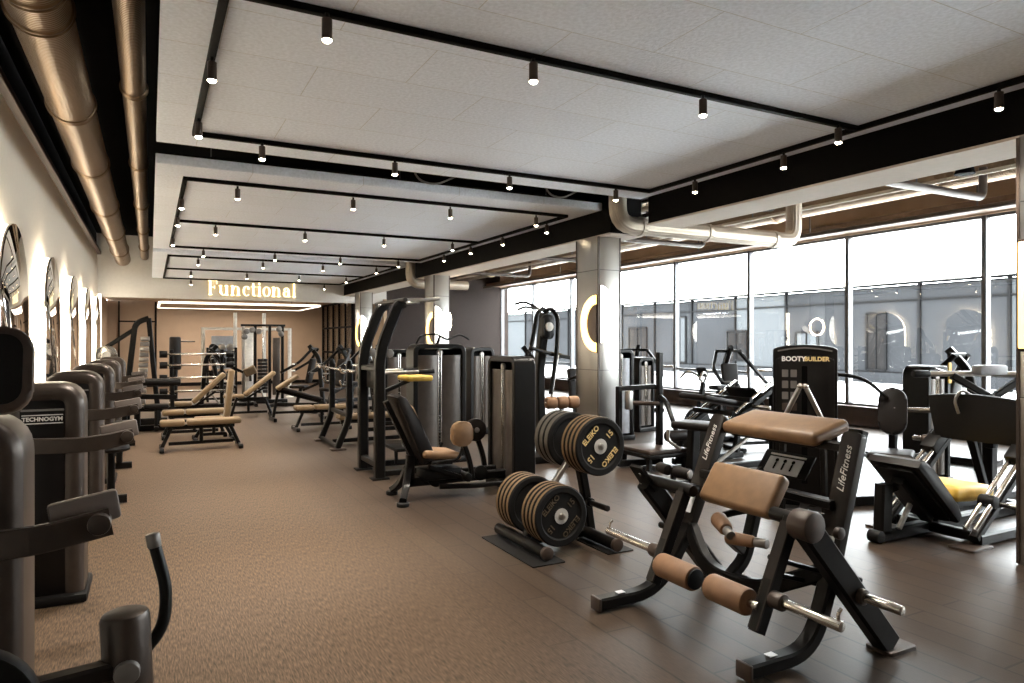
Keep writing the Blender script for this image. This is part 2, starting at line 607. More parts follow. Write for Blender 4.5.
# ------------------------------------------------------------------ arched mirrors with light behind
def arch_outline(w, h, n=14):
    r = w / 2
    pts = [(-r, 0), (r, 0), (r, h - r)]
    for i in range(1, n):
        a = math.pi * i / n
        pts.append((r * math.cos(a), h - r + r * math.sin(a)))
    pts.append((-r, h - r))
    return pts
ARCH_Y = (8.1, 11.05, 14.03, 17.05, 20.15)
for k, y in enumerate(ARCH_Y):
    w, h, z0 = 1.56, 2.35, .38
    a = thing('arched_mirror', 'tall arched wall mirror with glowing edge, ' + ORD[k] + ' along the white wall from the entrance end',
              'mirror', (WL, y, z0), 0, 'arched mirrors on the white wall')
    o2 = arch_outline(w, h)
    MB().prism(o2, (WL + .135, y, z0), Y, Z, .03, .004).build('mirror_glass', 'mirror', a)
    MB().prism(arch_outline(w - .03, h - .015), (WL + .06, y, z0), Y, Z, .118).build('glowing_edge', 'led', a)
a = thing('wall_glow', 'bright vertical light bar at the far end of the white wall', 'light', (WL, 21.7, .3))
MB().box((WL + .031, 21.7, 1.6), (.06, .2, 2.6), bev=.01).build('housing', 'white_paint', a)
MB().box((WL + .09, 21.7, 1.6), (.06, .16, 2.56), bev=.02).build('diffuser', 'led', a)

# ------------------------------------------------------------------ columns
for k, y in enumerate((2.43, 8.22, 14.5, 20.5)):
    c = MB().box((5.7, y, 1.535), (.37, .56, 3.07), bev=.006)
    c = struct(c.build('column', 'clad'))
    sm = MB()
    for z in (1.2, 2.6):
        sm.box((5.7, y, z), (.376, .566, .008))
    sm.build('cladding_joint', 'mullion', c)
    ct = MB()
    for sx in (-1, 1):
        for sy in (-1, 1):
            ct.box((5.7 + sx * .18, y + sy * .275, 1.535), (.022, .022, 3.05))
    ct.build('corner_trim', 'bronze', c)
    if k == 0:
        t = thing('wall_glow', 'warm glowing strip lamp on the steel column at the window end of the room', 'lamp', (5.51, y + .18, 1.9))
        MB().box((5.5, y + .22, 1.93), (.03, .1, .8), bev=.01).build('housing', 'bronze', t)
        MB().box((5.485, y + .22, 1.93), (.02, .08, .76), bev=.008).build('diffuser', 'moonwarm', t)
        continue
    nm = ('', 'steel column behind the black weight tower', 'steel column beyond the dip machine', 'steel column by the functional room entrance')[k]
    # glowing half-moon and crescent plates that meet at the corner of the column
    for side, dz in (('front', 0.0), ('aisle', -.13)):
        t = thing('wall_glow', ('white' if side == 'front' else 'yellowish') + (' glowing half-moon on the narrow front of the ' if side == 'front' else ' glowing crescent on the aisle face of the ') + nm,
                  'lamp', (5.515, y - .28, 1.98 + dz))
        pts = []
        rw = .22 if side == 'front' else .40
        for i in range(17):
            a_ = math.pi * (i / 16 - .5)
            pts.append((rw * math.cos(a_), .41 * math.sin(a_)))
        if side == 'front':
            MB().prism(pts, (5.535, y - .292, 1.98), X, Z, .02).build('housing', 'bronze', t)
            MB().prism([(p * .96, q * .97) for p, q in pts], (5.537, y - .308, 1.98), X, Z, .014).build('diffuser', 'moon', t)
        else:
            MB().prism(pts, (5.505, y - .26, 1.98 + dz), Y, Z, .02).build('housing', 'bronze', t)
            inn = [(p * .60, q * .66) for p, q in pts]
            MB().prism([(p * .96, q * .97) for p, q in pts] + list(reversed(inn)), (5.489, y - .26, 1.98 + dz), Y, Z, .014).build('diffuser', 'moonwarm', t)
    if k == 2:
        t = thing('ring_lamp', 'glowing ring lamp on the window side of the steel column beyond the dip machine', 'lamp', (5.9, y, 2.05))
        MB().cyl((5.885, y, 2.05), (5.905, y, 2.05), .26).build('back_plate', 'bronze', t)
        MB().tube([(5.92, y + .25 * math.cos(i * math.pi / 16), 2.05 + .25 * math.sin(i * math.pi / 16)) for i in range(32)], .022, 0, 8, True).build('ring', 'lens', t)

# ------------------------------------------------------------------ ceiling rafts, tracks, spotlights
H = 3.4
def spot(x, y, label, power=85):
    t = thing('track_spotlight', label, 'spotlight', (x, y, H - .04), 0, 'track spotlights')
    MB().cyl((x, y, H - .07), (x, y, H - .04), .012, n=8).build('stem', 'black2', t)
    MB().cyl((x, y, H - .185), (x, y, H - .07), .028, n=16).build('lamp_body', 'bronze', t)
    MB().lathe([(0, -.012), (.016, -.01), (.026, 0), (.026, .004), (0, .004)], (x, y, H - .187), Z, 14).build('lens', 'lens', t)
    l = bpy.data.lights.new('beam', 'SPOT')
    l.energy = power
    l.color = (1, .92, .80)
    l.spot_size = R(85)
    l.spot_blend = .6
    l.shadow_soft_size = .04
    lo = bpy.data.objects.new('beam', l)
    COL.objects.link(lo)
    lo.parent = t
    lo.location = (0, 0, -.175)

RAFTS = ((-2.6, 7.0, 'large', (1.06, 3.78, 6.5)), (7.83, 15.0, 'middle', (8.34, 11.3, 14.4)), (15.6, 22.0, 'last', (15.95, 18.8, 21.65)))
PROG = []
for ri, (y0, y1, nm, ty) in enumerate(RAFTS):
    desc = ('large pale wood-wool ceiling raft over the plate-loaded machines', 'pale wood-wool ceiling raft between two dark gaps, over the dip machine',
            'pale wood-wool ceiling raft ending just before the lit sign')[ri]
    rf = thing('ceiling_raft', desc, 'ceiling panel', (2.775, (y0 + y1) / 2, H))
    MB().box((2.775, (y0 + y1) / 2, H + .05), (5.45, y1 - y0, .1), bev=.006).build('board', 'raft', rf)
    MB().box((2.775, (y0 + y1) / 2, H + .13), (5.1, y1 - y0 - .3, .06)).build('carrier', 'black2', rf)
    for x in (.6, 2.775, 4.9):
        for y in (y0 + .5, y1 - .5):
            MB().cyl((x, y, H + .15), (x, y, 4.6), .006, n=6).build('hanger', 'mullion', rf)
    tr = thing('lighting_track', 'black rectangular lighting track under the ' + ('large ceiling raft', 'middle ceiling raft', 'ceiling raft next to the lit sign')[ri], 'lighting track', (2.79, (y0 + y1) / 2, H))
    for y in ty:
        MB().box((2.79, y, H - .02), (4.94, .045, .04), bev=.004).build('cross_rail', 'beam', tr)
    for x in (.34, 5.24):
        MB().box((x, (ty[0] + ty[-1]) / 2, H - .021), (.045, ty[-1] - ty[0], .04), bev=.004).build('side_rail', 'beam', tr)
where = ('large raft', 'middle raft', 'raft by the sign')
for y, xs, nm, ri in ((6.45, (.88, 2.1, 3.35, 4.72), 'far cross rail', 0), (3.74, (.84, 2.11, 3.5, 4.95), 'middle cross rail', 0),
                      (8.38, (.88, 2.2, 3.48, 4.77), 'near cross rail', 1), (11.34, (.88, 2.2, 3.5, 4.75), 'middle cross rail', 1), (14.36, (.9, 2.2, 3.5, 4.75), 'far cross rail', 1),
                      (15.99, (.9, 2.2, 3.5, 4.75), 'near cross rail', 2), (18.84, (.9, 2.2, 3.5, 4.75), 'middle cross rail', 2), (21.61, (1.03, 4.77), 'far cross rail', 2)):
    for k, x in enumerate(xs):
        spot(x, y, ORD[k] + ' spotlight from the ducts on the ' + nm + ' of the ' + where[ri])
for x, ys, nm, ri in ((.34, (4.65, 5.98), 'duct-side rail', 0), (5.22, (2.68, 4.52, 5.7), 'window-side rail', 0),
                      (.34, (9.3, 10.7, 12.9), 'duct-side rail', 1), (5.22, (8.85, 10.3, 11.6, 12.9), 'window-side rail', 1)):
    for k, y in enumerate(ys):
        spot(x, y, ORD[k] + ' spotlight along the ' + nm + ' of the ' + where[ri])

# ------------------------------------------------------------------ lit FUNCTIONAL sign: serif letters cut as solids
sg = thing('lit_sign', 'lit cream letters reading Functional on the pale lintel', 'sign', (2.78, YH, 3.2))
def ell(cx, cy, rx, ry, tx, ty_, a0=0, a1=360, n=22):
    """crescent-stroked arc: thick sides tx, thin top and bottom ty_"""
    quads = []
    for i in range(n):
        q = []
        for t in (i, i + 1):
            a = R(a0 + (a1 - a0) * t / n)
            q.append(((cx + rx * math.cos(a), cy + ry * math.sin(a)), (cx + (rx - tx) * math.cos(a), cy + (ry - ty_) * math.sin(a))))
        quads.append([q[0][0], q[1][0], q[1][1], q[0][1]])
    return quads
def rc(x0, y0, x1, y1):
    return [[(x0, y0), (x1, y0), (x1, y1), (x0, y1)]]
XH, T, S = .66, .15, .05
def stem(x, y0, y1, sl=.07, top=True, bot=True):
    q = rc(x, y0, x + T, y1)
    if bot:
        q += rc(x - sl, y0, x + T + sl, y0 + S)
    if top:
        q += rc(x - sl, y1 - S, x + T, y1)
    return q
def hump(x, w):
    return ell(x + w / 2 + T * .5, XH - .26, w / 2 + T * .5, .26, T, S, 0, 180, 12)
GL = {
    'F': (.68, lambda: stem(.07, 0, 1) + rc(0, .95, .62, 1) + rc(.57, .74, .62, 1) + rc(.2, .5, .46, .55) + rc(.42, .4, .46, .65)),
    'u': (.77, lambda: stem(.06, .15, XH, bot=False) + ell(.06 + .28, .26, .28, .27, T, S, 180, 360, 12) + stem(.47, 0, XH, bot=False) + rc(.47, 0, .7, S)),
    'n': (.79, lambda: stem(.07, 0, XH) + hump(.12, .36) + stem(.47, 0, .42, top=False)),
    'c': (.56, lambda: ell(.3, .33, .29, .345, T, S, 50, 315, 20) + rc(.36, .44, .5, .58)),
    't': (.42, lambda: rc(.1, .1, .25, .88) + rc(0, XH - S, .4, XH) + ell(.25, .13, .15, .14, T * .9, S, 180, 330, 10)),
    'i': (.32, lambda: stem(.07, 0, XH) + ell(.145, .86, .09, .09, .09, .09, 0, 360, 12)),
    'o': (.62, lambda: ell(.31, .33, .3, .345, T, S, 0, 360, 28)),
    'a': (.66, lambda: ell(.25, .2, .24, .21, T, S, 60, 330, 16) + rc(.36, .05, .36 + T, .45) + ell(.29, XH - .22, .22, .22, T, S, 0, 160, 12) + rc(.4, 0, .6, S) + rc(.08, .45, .19, .55)),
    'l': (.32, lambda: stem(.07, 0, 1.02)),
}
word, cap = 'Functional', .44
tot = sum(GL[c][0] for c in word) + .04 * 9
kx = 2.53 / tot
cx = 1.52
for c in word:
    fm, sm = MB(), MB()
    for q in GL[c][1]():
        P = [(a * kx, b * cap) for a, b in q]
        fm.prism(P, (cx, YH - .062, 2.98), X, Z, .016)
        sm.prism([(a, b) for a, b in P], (cx, YH - .025, 2.98), X, Z, .05)
    lt = sm.build('letter', 'signside', sg)
    fm.build('letter_face', 'sign', lt)
    cx += (GL[c][0] + .04) * kx

# lit drop panel in the functional room
lp = thing('ceiling_light', 'rectangular lit ceiling frame beyond the lit sign', 'light', (2.6, 24.8, 2.75))
MB().box((2.6, 24.8, 2.79), (4.6, 3.4, .06)).build('panel', 'taupe', lp)
for c, s_ in (((2.6, 23.05, 2.77), (4.7, .06, .06)), ((2.6, 26.55, 2.77), (4.7, .06, .06))):
    MB().box(c, s_, bev=.01).build('light_strip', 'ledroom', lp)
for x in (.25, 4.95):
    MB().box((x, 24.8, 2.77), (.06, 3.44, .06), bev=.01).build('light_strip', 'ledroom', lp)
for x in (.6, 4.6):
    for y in (23.4, 26.2):
        MB().cyl((x, y, 2.8), (x, y, 3.06), .008, n=6).build('hanger', 'black2', lp)

la = bpy.data.lights.new('panel_fill', 'AREA')  # extra area light added under the panel to brighten the far wall
la.shape = 'RECTANGLE'
la.size, la.size_y = 4.4, 3.2
la.energy = 130
la.color = (1, .9, .78)
lo = bpy.data.objects.new('panel_fill', la)
COL.objects.link(lo)
lo.parent = lp
lo.location = (0, 0, -.02)

# ------------------------------------------------------------------ ducts and pipes
def duct(x, z, r, y0, y1, collars, mat, label):
    t = thing('spiral_duct', label, 'duct', (x, (y0 + y1) / 2, z))
    MB().cyl((x, y0, z), (x, y1, z), r, n=40, bev=.001).build('pipe', mat, t)
    for y in collars:
        MB().lathe([(r, -.05), (r + .012, -.04), (r + .012, -.012), (r + .02, 0), (r + .012, .012), (r + .012, .04), (r, .05)], (x, y, z), Y, 40).build('collar', mat, t)
    for y in collars[::2]:
        MB().box((x, y + .3, (z + r + 4.6) / 2), (.012, .03, 4.6 - z - r)).build('hanger', 'mullion', t)
    return t
duct(-.65, 3.82, .19, -2.5, 21.3, (3.55, 5.1, 5.5, 7.6, 10, 13, 16, 19), 'duct', 'wide spiral duct tinted as warmly lit metal, running above the white arched wall')
duct(-.13, 3.92, .1, -2.5, 21.4, (4.2, 7.2, 10.2, 13.2, 16.2, 19.2), 'duct', 'slim spiral duct running beside the ceiling rafts')
t = thing('ventilation_elbow', 'pale round duct with elbows crossing under the black beam towards the windows', 'duct', (7, 7.3, 3.1))
MB().tube([(5.37, 7.3, 4.58), (5.37, 7.3, 3.12), (8.65, 7.3, 3.12), (8.65, 7.3, 4.3)], .115, .24, 26).build('pipe', 'duct_pale', t)
for x in (5.75, 6.9, 8.2):
    MB().lathe([(.115, -.04), (.128, -.03), (.128, .03), (.115, .04)], (x, 7.3, 3.12), X, 26).build('collar', 'duct_pale', t)
t = thing('ventilation_elbow', 'second elbow duct dropping beside the beam near the functional room', 'duct', (5.3, 15.3, 3.1))
MB().tube([(5.36, 15.32, 4.58), (5.36, 15.32, 2.95), (6.8, 15.32, 2.95)], .11, .22, 22).build('pipe', 'duct_pale', t)
t = thing('ventilation_duct', 'wide round metal duct running along above the windows', 'duct', (10.2, 10, 3.9))
MB().cyl((10.2, 3.5, 4.03), (10.2, 23.4, 4.03), .24, n=32).build('pipe', 'duct', t)
for y in (6, 9, 12, 15, 18, 21):
    MB().lathe([(.24, -.05), (.26, -.04), (.26, .04), (.24, .05)], (10.2, y, 4.03), Y, 32).build('collar', 'duct', t)
for k, (x, z, r, mt, lb) in enumerate(((6.5, 3.68, .03, 'bronze', 'thin pipe running along just behind the black beam'), (7.1, 3.75, .045, 'duct_pale', 'pale pipe running along midway between beam and windows'),
                                     (8.3, 3.65, .035, 'bronze', 'brown pipe running along under the taupe ceiling'), (9.6, 3.8, .03, 'duct_pale', 'slim pale pipe beside the wide round duct'),
                                     (11.1, 3.62, .04, 'bronze', 'brown pipe running along close to the window heads'))):
    t = thing('ceiling_pipe', lb, 'pipe', (x, 10, z), 0, 'pipes under the window-side ceiling')
    MB().cyl((x, -2.5, z), (x, 23.5, z), r, n=12).build('pipe', mt, t)
    for y in range(0, 23, 3):
        MB().box((x, y, (z + 4.3) / 2), (.012, .02, 4.3 - z)).build('hanger', 'mullion', t)
for k, (y, x0, x1, z, lb) in enumerate(((5.2, 6.2, 9.75, 3.5, 'cross pipe above the glute machine, running towards the windows'), (10.4, 6.2, 9.75, 3.5, 'cross pipe beyond the big steel column'),
                                       (13.6, 6.2, 9.75, 3.5, 'cross pipe midway along the window wall'), (17.5, 6.2, 9.75, 3.5, 'cross pipe near the far windows'))):
    t = thing('cross_pipe', lb, 'pipe', ((x0 + x1) / 2, y, z), 0, 'cross pipes under the window-side ceiling')
    MB().tube([(x0, y, z), (x1, y, z), (x1, y, z + .4)], .05, .12, 12).build('pipe', 'bronze', t)
    MB().box((x0 + 1.2, y, z + .32), (.03, .02, .6)).build('hanger', 'mullion', t)
t = thing('cable_tray', 'dark ladder cable tray hanging between the beam and the wide duct', 'cable tray', (7.8, 10, 3.85))
ct = MB()
for x in (7.6, 8.0):
    ct.box((x, 10, 3.9), (.02, 25, .07))
ct.build('side_rail', 'black2', t)
ct = MB()
for i in range(62):
    ct.box((7.8, -2.3 + i * .4, 3.88), (.4, .03, .02))
ct.build('rungs', 'black2', t)
ct = MB()
for y in range(-2, 23, 3):
    ct.box((7.6, y, 4.1), (.01, .02, .4)).box((8.0, y, 4.1), (.01, .02, .4))
ct.build('hanger', 'mullion', t)
for k, (x, y, w, d, lb) in enumerate(((8.95, 4.9, 1.0, 1.0, 'pale square ceiling cassette above the leg press'), (8.95, 11.7, 1.0, 1.0, 'pale square ceiling cassette past the elbow duct'))):
    t = thing('ceiling_cassette', lb, 'air unit', (x, y, 4.1))
    MB().box((x, y, 4.15), (w, d, .2), bev=.02).build('housing', 'fascia', t)
    MB().box((x, y, 4.04), (w * .6, d * .6, .03), bev=.01).build('grille', 'mullion', t)
for k, (x, y, lb) in enumerate(((7.0, 3.9, 'black pendant projector hanging above the leg press'), (6.75, 6.1, 'black pendant projector hanging before the elbow duct'))):
    t = thing('pendant_projector', lb, 'ceiling lamp', (x, y, 3.4))
    MB().cyl((x, y, 3.42), (x, y, 4.3), .012, n=8).build('stem', 'black2', t)
    MB().cyl((x, y, 3.22), (x, y, 3.42), .09, .04, 16).build('shade', 'beam', t)
    MB().cyl((x, y, 3.425), (x, y, 3.455), .12, n=20).build('canopy', 'beam', t)
for k, (x, y) in enumerate(((2.6, 7.45), (4.3, 7.4))):
    t = thing('hanging_cable', ('grey cable looping in the gap between rafts, mid-gap', 'grey cable looping in the gap between rafts, next to the elbow duct')[k], 'cable', (x, y, 3.5))
    MB().tube([(x, y, 4.2), (x + .02, y, 3.65), (x + .1, y + .05, 3.45), (x + .35, y + .1, 3.42), (x + .6, y + .1, 3.55)], .012, .2, 8).build('cable', 'mesh_grey', t)

# ------------------------------------------------------------------ light
w = bpy.data.worlds.new('sky')
scene.world = w
w.use_nodes = True
bg = w.node_tree.nodes['Background']
bg.inputs['Color'].default_value = (.95, .98, 1.0, 1)
bg.inputs['Strength'].default_value = 9.5
pl = bpy.data.lights.new('window_portal', 'AREA')
pl.shape = 'RECTANGLE'
pl.size, pl.size_y = 3.3, 27
pl.cycles.is_portal = True
po = bpy.data.objects.new('window_portal', pl)
COL.objects.link(po)
po.location = (WR + .25, 10.1, 2.0)
po.rotation_euler = (R(90), 0, R(90))
po.rotation_euler = Matrix(((0, 0, 1), (0, 1, 0), (-1, 0, 0))).to_euler()
scene.view_settings.view_transform = 'Standard'
scene.view_settings.look = 'None'
scene.view_settings.gamma = 1
scene.view_settings.use_curve_mapping = False
scene.view_settings.exposure = 1.5
scene.cycles.max_bounces = 8
scene.cycles.diffuse_bounces = 4
scene.cycles.use_denoising = True
# ------------------------------------------------------------------ plate-loaded kneeling curl machine on the plank floor
t = thing('curl_machine', 'plate-loaded curl machine with caramel pads and two foam rollers, beside the loaded plate rack', 'gym machine', (2.95, 2.9, 0))
UP = []
for y, nm, pts in ((3.40, 'far', [(2.36, .045), (2.80, .045), (3.06, .40), (3.36, 1.10)]), (2.38, 'near', [(2.50, .045), (2.93, .045), (3.07, .36), (3.31, 1.13)])):
    pts = [(a_, y, b_) for a_, b_ in pts]
    fr = MB().sweep(fillet(pts, .20, 8), rect_sec(.085, .07), Y)
    f = fr.build('side_frame', 'black', t)
    x0 = pts[0][0]
    MB().box((x0 - .015, y, .045), (.02, .095, .08), bev=.006).build('end_cap', 'bronze', f)
    MB().box((x0 + .16, y, .086), (.05, .04, .003)).build('sticker', 'sticker', f)
    # broad shield plate over the upper part of the upright
    d = (V(pts[3]) - V(pts[2])).normalized()
    nrm = V((-d.z, 0, d.x))
    c = V(pts[2]).lerp(V(pts[3]), .52)
    sh = MB().prism(rrect(.115, .74, .03), c + nrm * .022, Y, d, .05, .006)
    s_ = sh.build('shield', 'graphite', t)
    # lettering climbs the upright, facing the user
    text('LifeFitness', 'lettering', 'white_ink', s_, c + nrm * .049 + d * .17, d, Y, .058, .001, .35)
    MB().prism(rrect(.045, .12, .006), c + nrm * .048 - d * .24, Y, d, .003).build('label_plate', 'sticker', s_)
# cross tubes
MB().bar((3.15, 2.40, .75), (3.17, 3.38, .75), .05, .075, Z).build('cross_bar', 'black', t)
MB().bar((3.31, 2.40, 1.03), (3.34, 3.38, 1.03), .05, .06, Z).build('top_cross_bar', 'black', t)
MB().frame([(3.06, 3.38, .42), (2.95, 3.12, .24), (2.93, 2.72, .24), (3.08, 2.40, .42)], .07, .09, X, .14).build('lower_yoke', 'black', t)
MB().frame([(2.94, 2.92, .26), (3.05, 2.92, .34), (3.17, 2.92, .73)], .07, .06, Y, .08).build('centre_post', 'black', t)
# pads
rt = rot(0, -14, 0)
MB().box((3.36, 2.92, 1.09), (.31, .70, .078), rt, .032, 4).build('elbow_pad', 'brown', t)
MB().box((3.37, 2.92, 1.045), (.24, .6, .02), rt, .004).build('pad_board', 'black2', t)
rt = rot(0, -56, 0)
MB().box((2.97, 2.86, .765), (.25, .52, .085), rt, .03, 4).build('chest_pad', 'brown', t)
MB().box((3.01, 2.86, .737), (.18, .44, .02), rt, .004).build('pad_board', 'black2', t)
MB().bar((3.03, 2.86, .73), (3.15, 2.86, .745), .06).build('pad_bracket', 'black', t)
# instruction board between the uprights
rt = rot(0, -52, 0)
b_ = MB().box((3.40, 2.93, .86), (.16, .36, .012), rt, .004).build('instruction_board', 'black2', t)
u, v = V((0, -1, 0)), V((math.cos(R(52)), 0, math.sin(R(52))))
n_ = u.cross(v)
c = V((3.40, 2.93, .86))
MB().prism(rrect(.25, .11, .006), c + n_ * .009 + v * (-.02), u, v, .003).build('placard', 'sticker', b_)
for dx in (-.06, 0, .06):
    ic = MB()
    ic.prism(rrect(.012, .05, .005), c + n_ * .012 + v * -.025 + u * dx, u, v, .002)
    ic.prism([(.012 * math.cos(a * .7), .012 * math.sin(a * .7)) for a in range(9)], c + n_ * .012 + v * .012 + u * dx, u, v, .002)
    ic.build('pictogram', 'facframe', b_)
MB().prism(rrect(.26, .012, .003), c + n_ * .009 + v * .052, u, v, .003).build('heading_stripe', 'white_ink', b_)
MB().bar((3.33, 3.05, .82), (3.14, 3.05, .72), .03).build('board_bracket', 'black', t)
MB().prism(rrect(.16, .05, .004), c + V((-.12, .13, -.10)), u, v, .004).build('warning_plate', 'sticker', t)
# small pivot knob
MB().cyl((3.27, 2.46, .90), (3.27, 2.43, .90), .03).build('adjuster_knob', 'bronze', t)
# swing levers with rollers and weight horns
for s_, y in ((1, 3.17), (-1, 2.40)):
    lv = MB().bar((2.585, y, .20), (2.83, y, .72), .06, .075, Y)
    lv = lv.build('swing_lever', 'black', t)
    d = V((.245, 0, .52)).normalized()
    MB().bar(V((2.56, y, .22)) , V((2.79, y, .71)), .062, .012, Y).build('lever_highlight', 'graphite', lv)  # lighter strip paints the highlight along the lever's front edge
    y0, y1 = (3.12, 2.84) if s_ > 0 else (2.46, 2.72)
    r_ = MB().cyl((2.60, y0, .32), (2.60, y1, .32), .068, n=28, bev=.012).build('foam_roller', 'foam', t)
    MB().cyl((2.60, y1, .32), (2.60, y1 + (-.012 if s_ > 0 else .012), .32), .055, n=24).build('end_disc', 'black2', r_)
    MB().cyl((2.60, y, .32), (2.60, y0, .32), .02).build('roller_axle', 'chrome', r_)
    yo = y + s_ * .05
    L = .50 if s_ > 0 else .36
    h = MB().cyl((2.66, yo, .36), (2.66, yo + s_ * L, .36), .024, n=20).build('weight_horn', 'chrome', t)
    MB().cyl((2.66, yo - s_ * .02, .36), (2.66, yo + s_ * .05, .36), .042, n=22).build('collar', 'bronze', h)
    MB().tube([(2.66, yo + s_ * (L - .02), .36), (2.66, yo + s_ * (L - .02), .415), (2.68, yo + s_ * (L - .02), .43)], .008, .02, 8).build('clip', 'chrome', h)
# diagonal struts from the pivots down to rear foot plates
for s_, y in ((1, 3.50), (-1, 2.30)):
    yb = y + s_ * .02
    d = MB().bar((2.80, y, .71), (3.40, yb, .03), .085, .13, Y).build('diagonal_strut', 'black', t)
    if s_ < 0:
        MB().cyl((2.81, y - .055, .71), (2.81, y + .06, .71), .076, n=28, bev=.012).build('pivot_cap', 'bronze', d)
        MB().cyl((2.99, y - .06, .66), (2.99, y - .03, .66), .03).build('pivot_bolt', 'bronze', d)
    else:
        pl_ = MB().prism(rrect(.13, .2, .02), (2.775, y, .735), Y, V((-.6, 0, .8)).normalized(), .02)
        pl_.build('end_plate', 'black2', d)
        bl = MB()
        for dy, dz in ((-.03, .05), (.03, -.05)):
            bl.cyl((2.762 - .6 * dz, y + dy, .735 + .8 * dz - .004), (2.752 - .6 * dz, y + dy, .735 + .8 * dz - .012), .012, n=10)
        bl.build('bolts', 'chrome', d)
    MB().prism(rrect(.22, .15, .02), (3.43, yb, .009), X, Y, .018, .003).build('foot_plate', 'bronze', d)
    sh = MB().cyl((3.14, y + s_ * .03, .33), (3.14, y + s_ * .27, .33), .024, n=20).build('storage_horn', 'chrome' if s_ < 0 else 'black', t)
    MB().cyl((3.14, y + s_ * .02, .33), (3.14, y + s_ * .08, .33), .04, n=20).build('collar', 'bronze', sh)
# pivot shafts carrying the levers, link rod
for y0, y1 in ((2.27, 2.52), (3.10, 3.53)):
    MB().cyl((2.83, y0, .72), (2.83, y1, .72), .035).build('pivot_shaft', 'black', t)
MB().bar((2.83, 2.5, .72), (3.10, 2.45, .66), .05, .06, Z).build('pivot_bracket', 'black', t)
MB().bar((2.83, 3.33, .72), (3.10, 3.38, .66), .05, .06, Z).build('pivot_bracket', 'black', t)
MB().tube([(2.75, 2.47, .52), (2.98, 2.44, .44), (3.22, 2.30, .38)], .014, .08, 8).build('link_rod', 'black', t)
MB().tube([(2.8, 2.5, .42), (3.0, 2.5, .36), (3.16, 2.36, .32)], .014, .08, 8).build('link_rod', 'black', t)
# hand grips under the chest pad
for a, b, r in (((2.92, 3.0, .575), (2.86, 2.87, .545), .048), ((2.86, 2.87, .505), (2.90, 2.70, .515), .038)):
    g = MB().cyl(a, b, r, r * .85, 22, .02).build('hand_grip', 'foam', t)
    d = (V(b) - V(a)).normalized()
    MB().cyl(V(b), V(b) + d * .07, .026).build('grip_end', 'mesh_grey', g)
MB().tube([(2.93, 3.02, .575), (3.02, 2.98, .6), (3.10, 2.92, .62)], .02, .05, 10).build('grip_stem', 'black', t)
MB().bar((2.90, 2.88, .48), (3.02, 2.92, .40), .06, .05, Y).build('grip_bracket', 'graphite', t)

# ------------------------------------------------------------------ plate rack and bumper plates
MB_ = MB()
for x, w in ((2.55, .34), (3.13, .30)):
    k = MB().prism(rrect(w * .8, .86, .01), (x + (-.02 if x < 3 else .03), 4.68, .004), X, Y, .008).build('rubber_mat', 'rubber')
    tag(k, 'black rubber mat under the ' + ('aisle-side' if x < 3 else 'window-side') + ' foot of the plate rack', 'mat', 'mats under the plate rack')
t = thing('plate_rack', 'black bumper plate rack with two loaded pegs and one empty peg', 'weight rack', (2.85, 4.68, .008))
for x, y0, y1 in ((2.55, 4.32, 5.10), (3.13, 4.26, 5.08)):
    f = MB().cyl((x, y0, .061), (x, y1, .061), .046, n=20, bev=.006).build('foot_tube', 'black', t)
    MB().cyl((x, y0 - .015, .061), (x, y0 + .02, .061), .05, n=20).build('end_cap', 'bronze', f)
MB().bar((2.55, 4.68, .06), (3.13, 4.68, .06), .06, .05, Z).build('base_tube', 'black', t)
MB().frame([(3.17, 4.68, .07), (3.10, 4.68, .5), (3.0, 4.68, .88)], .075, .075, Y, .2).build('post', 'black', t)
MB().bar((2.57, 4.68, .07), (2.69, 4.68, .33), .07, .06, Y).build('peg_post', 'black', t)
MB().bar((2.69, 4.68, .31), (3.03, 4.68, .74), .045, .045, Y).build('ladder_strut', 'steel', t)
for (x, z) in ((2.69, .31), (3.04, .80)):
    MB().cyl((x, 4.33, z), (x, 5.03, z), .0245, n=18).build('peg', 'steel', t)
e = MB().cyl((3.13, 4.66, .31), (3.13, 4.38, .31), .024, n=18).build('empty_peg', 'graphite', t)
MB().cyl((3.13, 4.64, .31), (3.13, 4.60, .31), .036, n=18).build('collar', 'black', e)

def plate(name, x, y0, z, th, label, group, facing, rim, letters):
    p = thing(name, label, 'weight plate', (x, y0, z), 0, group)
    r = .225
    h = th / 2
    # ring with a raised lip and a dished face, bored for the peg
    prof = [(.0255, -h * .8), (.058, -h * .8), (.062, -h * .62), (.165, -h * .62), (.178, -h), (.214, -h), (r, -h + .009), (r, h - .009), (.214, h), (.178, h), (.165, h * .62), (.062, h * .62), (.058, h * .8), (.0255, h * .8), (.0255, -h * .8)]
    MB().lathe(prof, (x, y0, z), Y, 48).build('rubber_disc', 'rubber', p)
    MB().lathe([(r - .004, -h + .012), (r + .0012, -h + .014), (r + .0012, h - .014), (r - .004, h - .012)], (x, y0, z), Y, 48).build('rim_band', rim, p)
    MB().lathe([(.0256, -h * .86), (.058, -h * .86), (.058, h * .86), (.0256, h * .86), (.0256, -h * .86)], (x, y0, z), Y, 30).build('steel_hub', 'hub', p)
    if letters:
        up = R(letters)
        for body, a0, rad, sz in (('ELEIKO', 100, .122, .058), ('ELEIKO', -80, .122, .058), ('15', 10, .122, .066), ('15', 190, .122, .066)):
            a = R(a0 + 35)
            # face towards -Y : reading axis is +X, up is +Z
            cx_, cz_ = rad * math.cos(a), rad * math.sin(a)
            rd = V((math.sin(a), 0, -math.cos(a)))
            un = V((math.cos(a), 0, math.sin(a)))
            if body == '15' :
                rd, un = un, -rd
            text(body, 'lettering', 'gold' if z > .5 else 'dark_gold', p, V((x + cx_, y0 - h * .62 - .002, z + cz_)), rd, un, sz, .002, 0, 'CENTER', .001)
    return p
